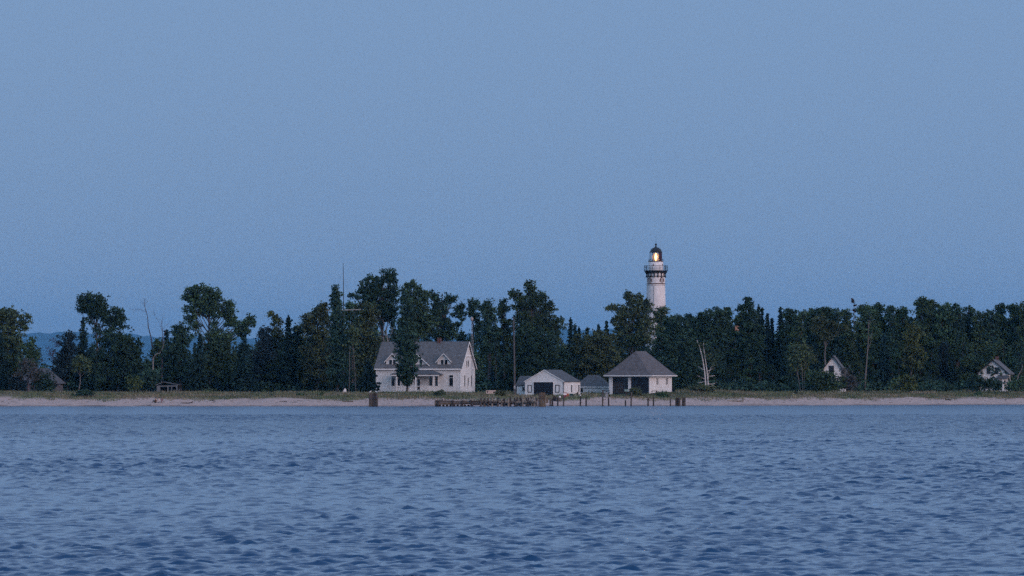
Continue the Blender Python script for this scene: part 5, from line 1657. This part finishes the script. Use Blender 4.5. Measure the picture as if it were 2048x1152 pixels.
# ------------------------------------------------------------------ small things by the boathouses
def sign_board():
    Y = 612
    X = PX(982, Y); zb = float(ground(X, Y))
    t = thing('sign_board', 'wide beige sign board with a dark emblem on two posts above the pier', 'sign', (X, Y, zb))
    s = Y / F
    z0, z1 = PZ(787.3, Y) - zb, PZ(780.6, Y) - zb
    w = 10 * s
    bd = MB().box(-w, w, -.03, .03, z0, z1).build('board', M['beige'], t)
    for x in (-.36, .36):
        MB().box(x - .05, x + .05, .03, .12, -.4, z1 - .06).build('post', M['wood'], t)
    # dark arrowhead emblem and unreadable lines of faded print
    MB().prism([(-w + .12, -.034, z1 - .1), (-w + .40, -.034, z1 - .1), (-w + .38, -.034, (z0 + z1) / 2), (-w + .26, -.034, z0 + .08), (-w + .14, -.034, (z0 + z1) / 2)], (0, -.012, 0)).build('emblem', M['signbrown'], bd)
    ln = MB()
    r = np.random.default_rng(2)
    for j, zz in enumerate((.72, .5, .28)):
        x = -w + .52
        while x < (w - .25) * (.9 if j < 2 else .3):
            l = r.uniform(.07, .16)
            ln.box(x, x + l, -.036, -.031, z0 + (z1 - z0) * zz - .022, z0 + (z1 - z0) * zz + .022)
            x += l + .05
    ln.build('print', M['signpink'], bd)
sign_board()

def red_stand():
    Y = 606
    X = PX(1130, Y); zb = float(ground(X, Y))
    t = thing('red_stand', 'red painted stand with a white top panel behind a post on the beach', 'stand', (X, Y, zb))
    s = Y / F
    zt_ = PZ(785.3, Y) - zb
    for x in (-.16, .16):
        MB().box(x - .055, x + .055, -.05, .05, -.3, zt_ - .1).build('leg', M['red'], t)
    MB().box(-.104, .104, -.02, .02, .25, zt_ - .42).build('panel', M['red'], t)
    MB().box(-.26, .26, -.09, -.052, zt_ - .38, zt_ - .08).build('white_panel', M['whitething'], t)
    MB().box(-.30, .30, -.12, .12, zt_ - .08, zt_).build('top', M['red'], t)
    MB().tube([(.2, 0, zt_ - .12), (.42, 0, zt_ - .06)], .02, 5).build('hook', M['steel'], t)
    v = thing('life_vest', 'orange life vest hanging beside the red stand', 'life vest', (X + .40, Y - .06, zb + zt_ - .60))
    b = MB()
    for sd_ in (-1, 1):
        b.prism([(sd_ * .03, 0, 0), (sd_ * .19, 0, .03), (sd_ * .17, 0, .28), (sd_ * .2, 0, .46), (sd_ * .08, 0, .50), (sd_ * .07, 0, .30), (sd_ * .03, 0, .22)], (0, .09, 0))
    b.box(-.18, .18, .091, .15, .0, .44)
    b.build('shell', M['orange'], v)
    MB().box(-.2, .2, -.012, -.002, .1, .14).build('strap', M['black'], v)
red_stand()

def barrel(label, px, Y, w, h, m):
    X = PX(px, Y); zb = float(ground(X, Y)); s = Y / F
    t = thing('barrel', label, 'barrel', (X, Y, zb - .03))
    r_, H = w * s / 2, h * s
    MB().lathe([(.01, 0), (r_ * .92, 0), (r_, H * .06), (r_ * .97, H * .3), (r_ * 1.02, H * .33), (r_ * .97, H * .36), (r_ * .97, H * .64), (r_ * 1.02, H * .67), (r_ * .97, H * .7), (r_, H * .95), (r_ * .9, H), (.01, H)], 16).build('drum', M[m], t)
    MB().lathe([(.01, H), (r_ * .95, H + .01), (r_ * .95, H + .05), (.01, H + .07)], 16).build('lid', M[m], t)
barrel('squat dark green barrel in the grass below the boathouse windows', 1143, 612, 8, 6.5, 'green')

def crate(label, px, Y, w, h, rz, m='wood'):
    X = PX(px, Y); zb = float(ground(X, Y)); s = Y / F
    t = thing('crate', label, 'crate', (X, Y, zb - .02), rz)
    W, H = w * s, h * s
    MB().box(-W / 2 + .03, W / 2 - .03, -.25, .25, 0, H - .03).build('body', M['wood_dark'], t)
    n = 3
    for k in range(n):
        z0 = H * k / n + .015
        MB().box(-W / 2, W / 2, -.285, -.252, z0, z0 + H / n - .03).build('slat', M[m], t)
        MB().box(-W / 2, W / 2, .252, .285, z0, z0 + H / n - .03).build('slat', M[m], t)
    MB().box(-W / 2, W / 2, -.29, .29, H - .028, H + .01).build('lid', M[m], t)
crate('brown crate beside the white float right of the pier', 1116.5, 600, 9, 8, .15)
crate('darker small crate left of the white float near the pier end', 1108.5, 601, 6, 9, -.1, 'wood_dark')
def white_float():
    Y = 599
    X = PX(1119.6, Y)
    t = thing('float', 'white round net float lying on the brown crate', 'float', (X, Y, float(ground(X, Y)) + .60))
    MB().blob((0, 0, .17), (.15, .15, .19), 12).build('ball', M['whitething'], t, True)
    MB().lathe([(.04, .34), (.05, .36), (.05, .40), (.02, .41)], 8).build('eye', M['black'], t)
white_float()

def stair_rail():
    Y = 616
    X = PX(1152, Y); zb = float(ground(X, Y))
    t = thing('stair_rail', 'brown wooden handrail rising by the boathouse side windows', 'handrail', (X, Y, zb))
    q = lambda a, c: Vector((PX(a, Y) - X, 0, PZ(c, Y) - zb))
    MB().tube([q(1146.8, 791.5), q(1156.5, 784)], .05, 6).build('rail', M['wood_tan'], t)
    for a, c in ((1156.3, 784.5), (1147.5, 791.2)):
        p = q(a, c)
        MB().tube([(p.x, 0, -.2), p], .04, 6).build('post', M['wood'], t)
    for i in range(3):
        MB().box(q(1148 + i * 3, 0).x, q(1151 + i * 3, 0).x, .1, .9, -.1, .18 + .17 * i).build('step', M['wood'], t)
stair_rail()

def hoist_frame():
    Y = 610
    X = PX(1212.5, Y); zb = float(ground(X, Y))
    t = thing('hoist_frame', 'dark upright metal frame with thin bars left of the hip boathouse bays', 'frame', (X, Y, zb))
    q = lambda a: PX(a, Y) - X
    zt_ = PZ(780.3, Y) - zb
    for a in (1206.6, 1218.6):
        MB().box(q(a) - .05, q(a) + .05, -.05, .05, -.3, zt_ - .08).build('leg', M['black'], t)
    MB().box(q(1206) , q(1219.2), -.05, .05, zt_ - .08, zt_ + .03).build('crossbar', M['black'], t)
    for a in (1209.3, 1211.6, 1214.2, 1216.4):
        MB().tube([(q(a), 0, zt_ - .08), (q(a), 0, .5)], .014, 5).build('bar', M['steel'], t)
    w = thing('winch', 'grey winch standing inside the metal hoist frame', 'winch', (X + .08, Y + .3, zb))
    MB().box(-.22, .22, -.15, .15, 0, .45).build('base', M['steel'], w)
    MB().tube([(-.2, 0, .62), (.2, 0, .62)], .17, 12).build('drum', M['steel'], w)
    MB().tube([(.2, 0, .62), (.3, 0, .62), (.3, 0, .88)], .025, 6).build('crank', M['black'], w)
    MB().lathe([(.01, .79), (.15, .79), (.12, .95), (.01, .99)], 10).build('hood', M['black'], w)
hoist_frame()

def low_frame():
    Y = 616
    X = PX(1308.5, Y); zb = float(ground(X, Y))
    t = thing('low_frame', 'low wooden bench like frame against the right boathouse wall', 'frame', (X, Y, zb))
    zt_ = PZ(781.2, Y) - zb
    q = lambda a: PX(a, Y) - X
    MB().box(q(1303), q(1315), -.12, .12, zt_ - .1, zt_).build('top_rail', M['wood'], t)
    for a in (1304, 1312.4, 1314.2):
        MB().box(q(a) - .06, q(a) + .06, -.08, .08, -.3, zt_ - .1).build('leg', M['wood'], t)
    MB().box(q(1312.4) + .06, q(1314.2) - .06, -.05, .05, .3, zt_ - .1).build('side_panel', M['wood_tan'], t)
low_frame()

def green_board():
    Y = 612
    X = PX(1252.5, Y); zb = float(ground(X, Y))
    t = thing('notice_board', 'small grey green board on a wide post in front of the boat bays', 'sign', (X, Y, zb))
    z0, z1 = PZ(783, Y) - zb, PZ(779, Y) - zb
    MB().box(-.29, .29, -.04, .04, z0, z1).build('board', M['teal'], t)
    MB().box(-.14, .14, .04, .12, -.3, z1 - .08).build('post', M['wood_dark'], t)
    MB().box(-.31, .31, -.05, .05, z1, z1 + .03).build('cap', M['teal'], t)
green_board()

def white_marker():
    Y = 630
    X = PX(689, Y); zb = float(ground(X, Y))
    t = thing('white_marker', 'small white pointed marker in the grass beside the flag mast', 'marker', (X, Y, zb))
    s = Y / F
    h = PZ(776.5, Y) - zb
    MB().prism([(-.34, -.15, .2), (.30, -.15, .2), (.30, -.15, h * .8), (.08, -.15, h), (-.02, -.15, h * .88), (-.12, -.15, h * .62)], (0, .3, 0)).build('slab', M['whitething'], t)
    MB().box(-.38, .36, -.2, .2, -.2, .2).build('base', M['stone'], t)
white_marker()

# driftwood
def driftwood(label, pts, Y, rad, m):
    X = PX(pts[0][0], Y)
    zb = float(ground(X, Y))
    t = thing('driftwood', label, 'driftwood', (X, Y, zb))
    P = []
    for i, (a, up) in enumerate(pts):
        x = PX(a, Y)
        P.append((x - X, .15 * math.sin(i * 1.7), float(ground(x, Y)) - zb + rad * .8 + up))
    MB().tube(P, [rad * (.6 + .4 * i / (len(P) - 1)) for i in range(len(P))], 8).build('log', M[m], t)
    b = MB()
    k = len(P) // 2
    b.tube([P[k], (P[k][0] + .3, P[k][1] - .25, P[k][2] + .18)], [rad * .5, rad * .15], 6)
    b.build('stub', M[m], t)
driftwood('curved dark log with an upturned end right of the beach sitters', [(361, 0), (368, 0), (375, .0), (381, .03), (384, .12), (386, .24)], 587, .09, 'wood_dark')
driftwood('short brown log on the sand above the curved log', [(417, 0), (424, .02), (430, 0)], 592, .07, 'wood')
driftwood('thin brown log on the sand below the green tufts', [(560, 0), (568, .02), (574, 0)], 590, .07, 'wood')
driftwood('thin log on the sand below the flag mast', [(684, 0), (694, .03), (706, 0)], 591, .08, 'wood_tan')
driftwood('long pale log on the sand below the white birch', [(1455, 0), (1465, .02), (1478, .02), (1487, .08)], 605, .12, 'wood_pale')
driftwood('pale log at the grass edge below the ivy cottage', [(1870, .0), (1882, .03), (1892, .15)], 629, .12, 'wood_pale')
driftwood('small dark log on the sand under the pale log', [(1890, 0), (1896, .03), (1901, .0)], 626, .09, 'wood_dark')
driftwood('dark scrap of wood near the water at left of the sitters', [(295, 0), (300, .02)], 584, .05, 'wood_dark')

# ------------------------------------------------------------------ two people sitting on the sand
def skin_body(name, joints, edges, m, parent, sub=1):
    me = bpy.data.meshes.new(name)
    me.from_pydata([j[:3] for j in joints], edges, [])
    o = bpy.data.objects.new(name, me)
    link(o, parent)
    sk = o.modifiers.new('skin', 'SKIN')
    for i, j in enumerate(joints):
        rr = j[3]
        me.skin_vertices[0].data[i].radius = (rr, rr)
    me.skin_vertices[0].data[0].use_root = True
    ss = o.modifiers.new('smooth', 'SUBSURF')
    ss.levels = sub; ss.render_levels = sub
    dg = bpy.context.evaluated_depsgraph_get()
    ev = o.evaluated_get(dg)
    nm = bpy.data.meshes.new_from_object(ev)
    o.modifiers.clear()
    o.data = nm
    nm.materials.clear()
    nm.materials.append(m)
    nm.polygons.foreach_set('use_smooth', [True] * len(nm.polygons))
    return o

def person(label, px, Y, rz, shirt, trousers, lean):
    X = PX(px, Y); zb = float(ground(X, Y))
    t = thing('person', label, 'person', (X, Y, zb), rz)
    # seated, facing local +x, knees drawn up; pelvis vertex first
    l = lean
    J = [(0, 0, .15, .13), (-.03 + l * .3, 0, .30, .125), (-.04 + l * .7, 0, .48, .14), (-.03 + l, 0, .60, .06), (.0 + l * 1.1, 0, .72, .085), (.01 + l * 1.15, 0, .80, .075)]
    E = [(0, 1), (1, 2), (2, 3), (3, 4), (4, 5)]
    for s in (-1, 1):
        b = len(J)
        J += [(.08, s * .10, .11, .085), (.38, s * .13, .40, .065), (.52, s * .12, .17, .05), (.60, s * .12, .05, .035), (.72, s * .12, .04, .03)]
        E += [(0, b), (b, b + 1), (b + 1, b + 2), (b + 2, b + 3), (b + 3, b + 4)]
        a = len(J)
        J += [(-.03 + l * .8, s * .19, .54, .055), (.10 + l * .5, s * .24, .34, .042), (.30, s * .15, .36, .032), (.38, s * .10, .38, .03)]
        E += [(2, a), (a, a + 1), (a + 1, a + 2), (a + 2, a + 3)]
    skin_body('body', J, E, M['skin'], t)
    S = [(j[0], j[1], j[2], j[3] + .018) for j in J[:4]]
    S[3] = (S[3][0], 0, S[3][2] - .03, .07)
    SE = [(0, 1), (1, 2), (2, 3)]
    for s, a in ((-1, 11), (1, 20)):
        b = len(S)
        j0, j1 = J[11 if s == -1 else 20], J[12 if s == -1 else 21]
        S += [(j0[0], j0[1], j0[2], .072), (j1[0], j1[1], j1[2], .058)]
        SE += [(2, b), (b, b + 1)]
    skin_body('shirt', S, SE, M[shirt], t)
    K = [(0, 0, .12, .145)]
    KE = []
    for s in (-1, 1):
        b = len(K)
        o0 = 6 if s == -1 else 15
        K += [(J[o0][0], J[o0][1], J[o0][2], .10), (J[o0 + 1][0], J[o0 + 1][1], J[o0 + 1][2], .08), (J[o0 + 2][0], J[o0 + 2][1], J[o0 + 2][2], .065)]
        KE += [(0, b), (b, b + 1), (b + 1, b + 2)]
    skin_body('trousers', K, KE, M[trousers], t)
    h = J[5]
    MB().blob((h[0] - .02, 0, h[2] + .0), (.095, .088, .10), 12).build('hair', M['hair'], t, True)
    MB().tube([(h[0] + .07, 0, h[2] - .03), (h[0] + .105, 0, h[2] - .05)], [.012, .018], 6).build('nose', M['skin'], t)

person('person in dark clothes sitting on the sand left of another in a white shirt', 312, 588, 2.9, 'clothdark', 'clothdark', .06)
person('person in a white shirt sitting in a low maroon chair on the beach', 317.3, 588.3, 3.0, 'clothwhite', 'clothwhite', -.06)
def beach_chair():
    Y = 588.3
    X = PX(318.0, Y); zb = float(ground(X, Y))
    t = thing('beach_chair', 'low maroon beach chair with a curved back under the white shirted person', 'chair', (X, Y, zb), 3.0)
    MB().prism([(-.42, -.26, .10), (.22, -.26, .06), (.22, -.26, .085), (-.40, -.26, .125)], (0, .52, 0)).build('seat', M['clothred'], t)
    b = MB()
    pts = [(-.36, .10), (-.46, .28), (-.48, .48), (-.42, .66)]
    for (x0, z0), (x1, z1) in zip(pts, pts[1:]):
        b.prism([(x0, -.26, z0), (x1, -.26, z1), (x1 - .04, -.26, z1 + .01), (x0 - .04, -.26, z0 + .01)], (0, .52, 0))
    b.build('backrest', M['clothred'], t)
    for s_ in (-1, 1):
        MB().tube([(.22, s_ * .27, .0), (.2, s_ * .27, .08), (-.40, s_ * .27, .11), (-.5, s_ * .27, .48)], .014, 6).build('frame', M['steel'], t)
        MB().tube([(-.4, s_ * .27, .11), (-.42, s_ * .27, -.02)], .014, 6).build('leg', M['steel'], t)
beach_chair()
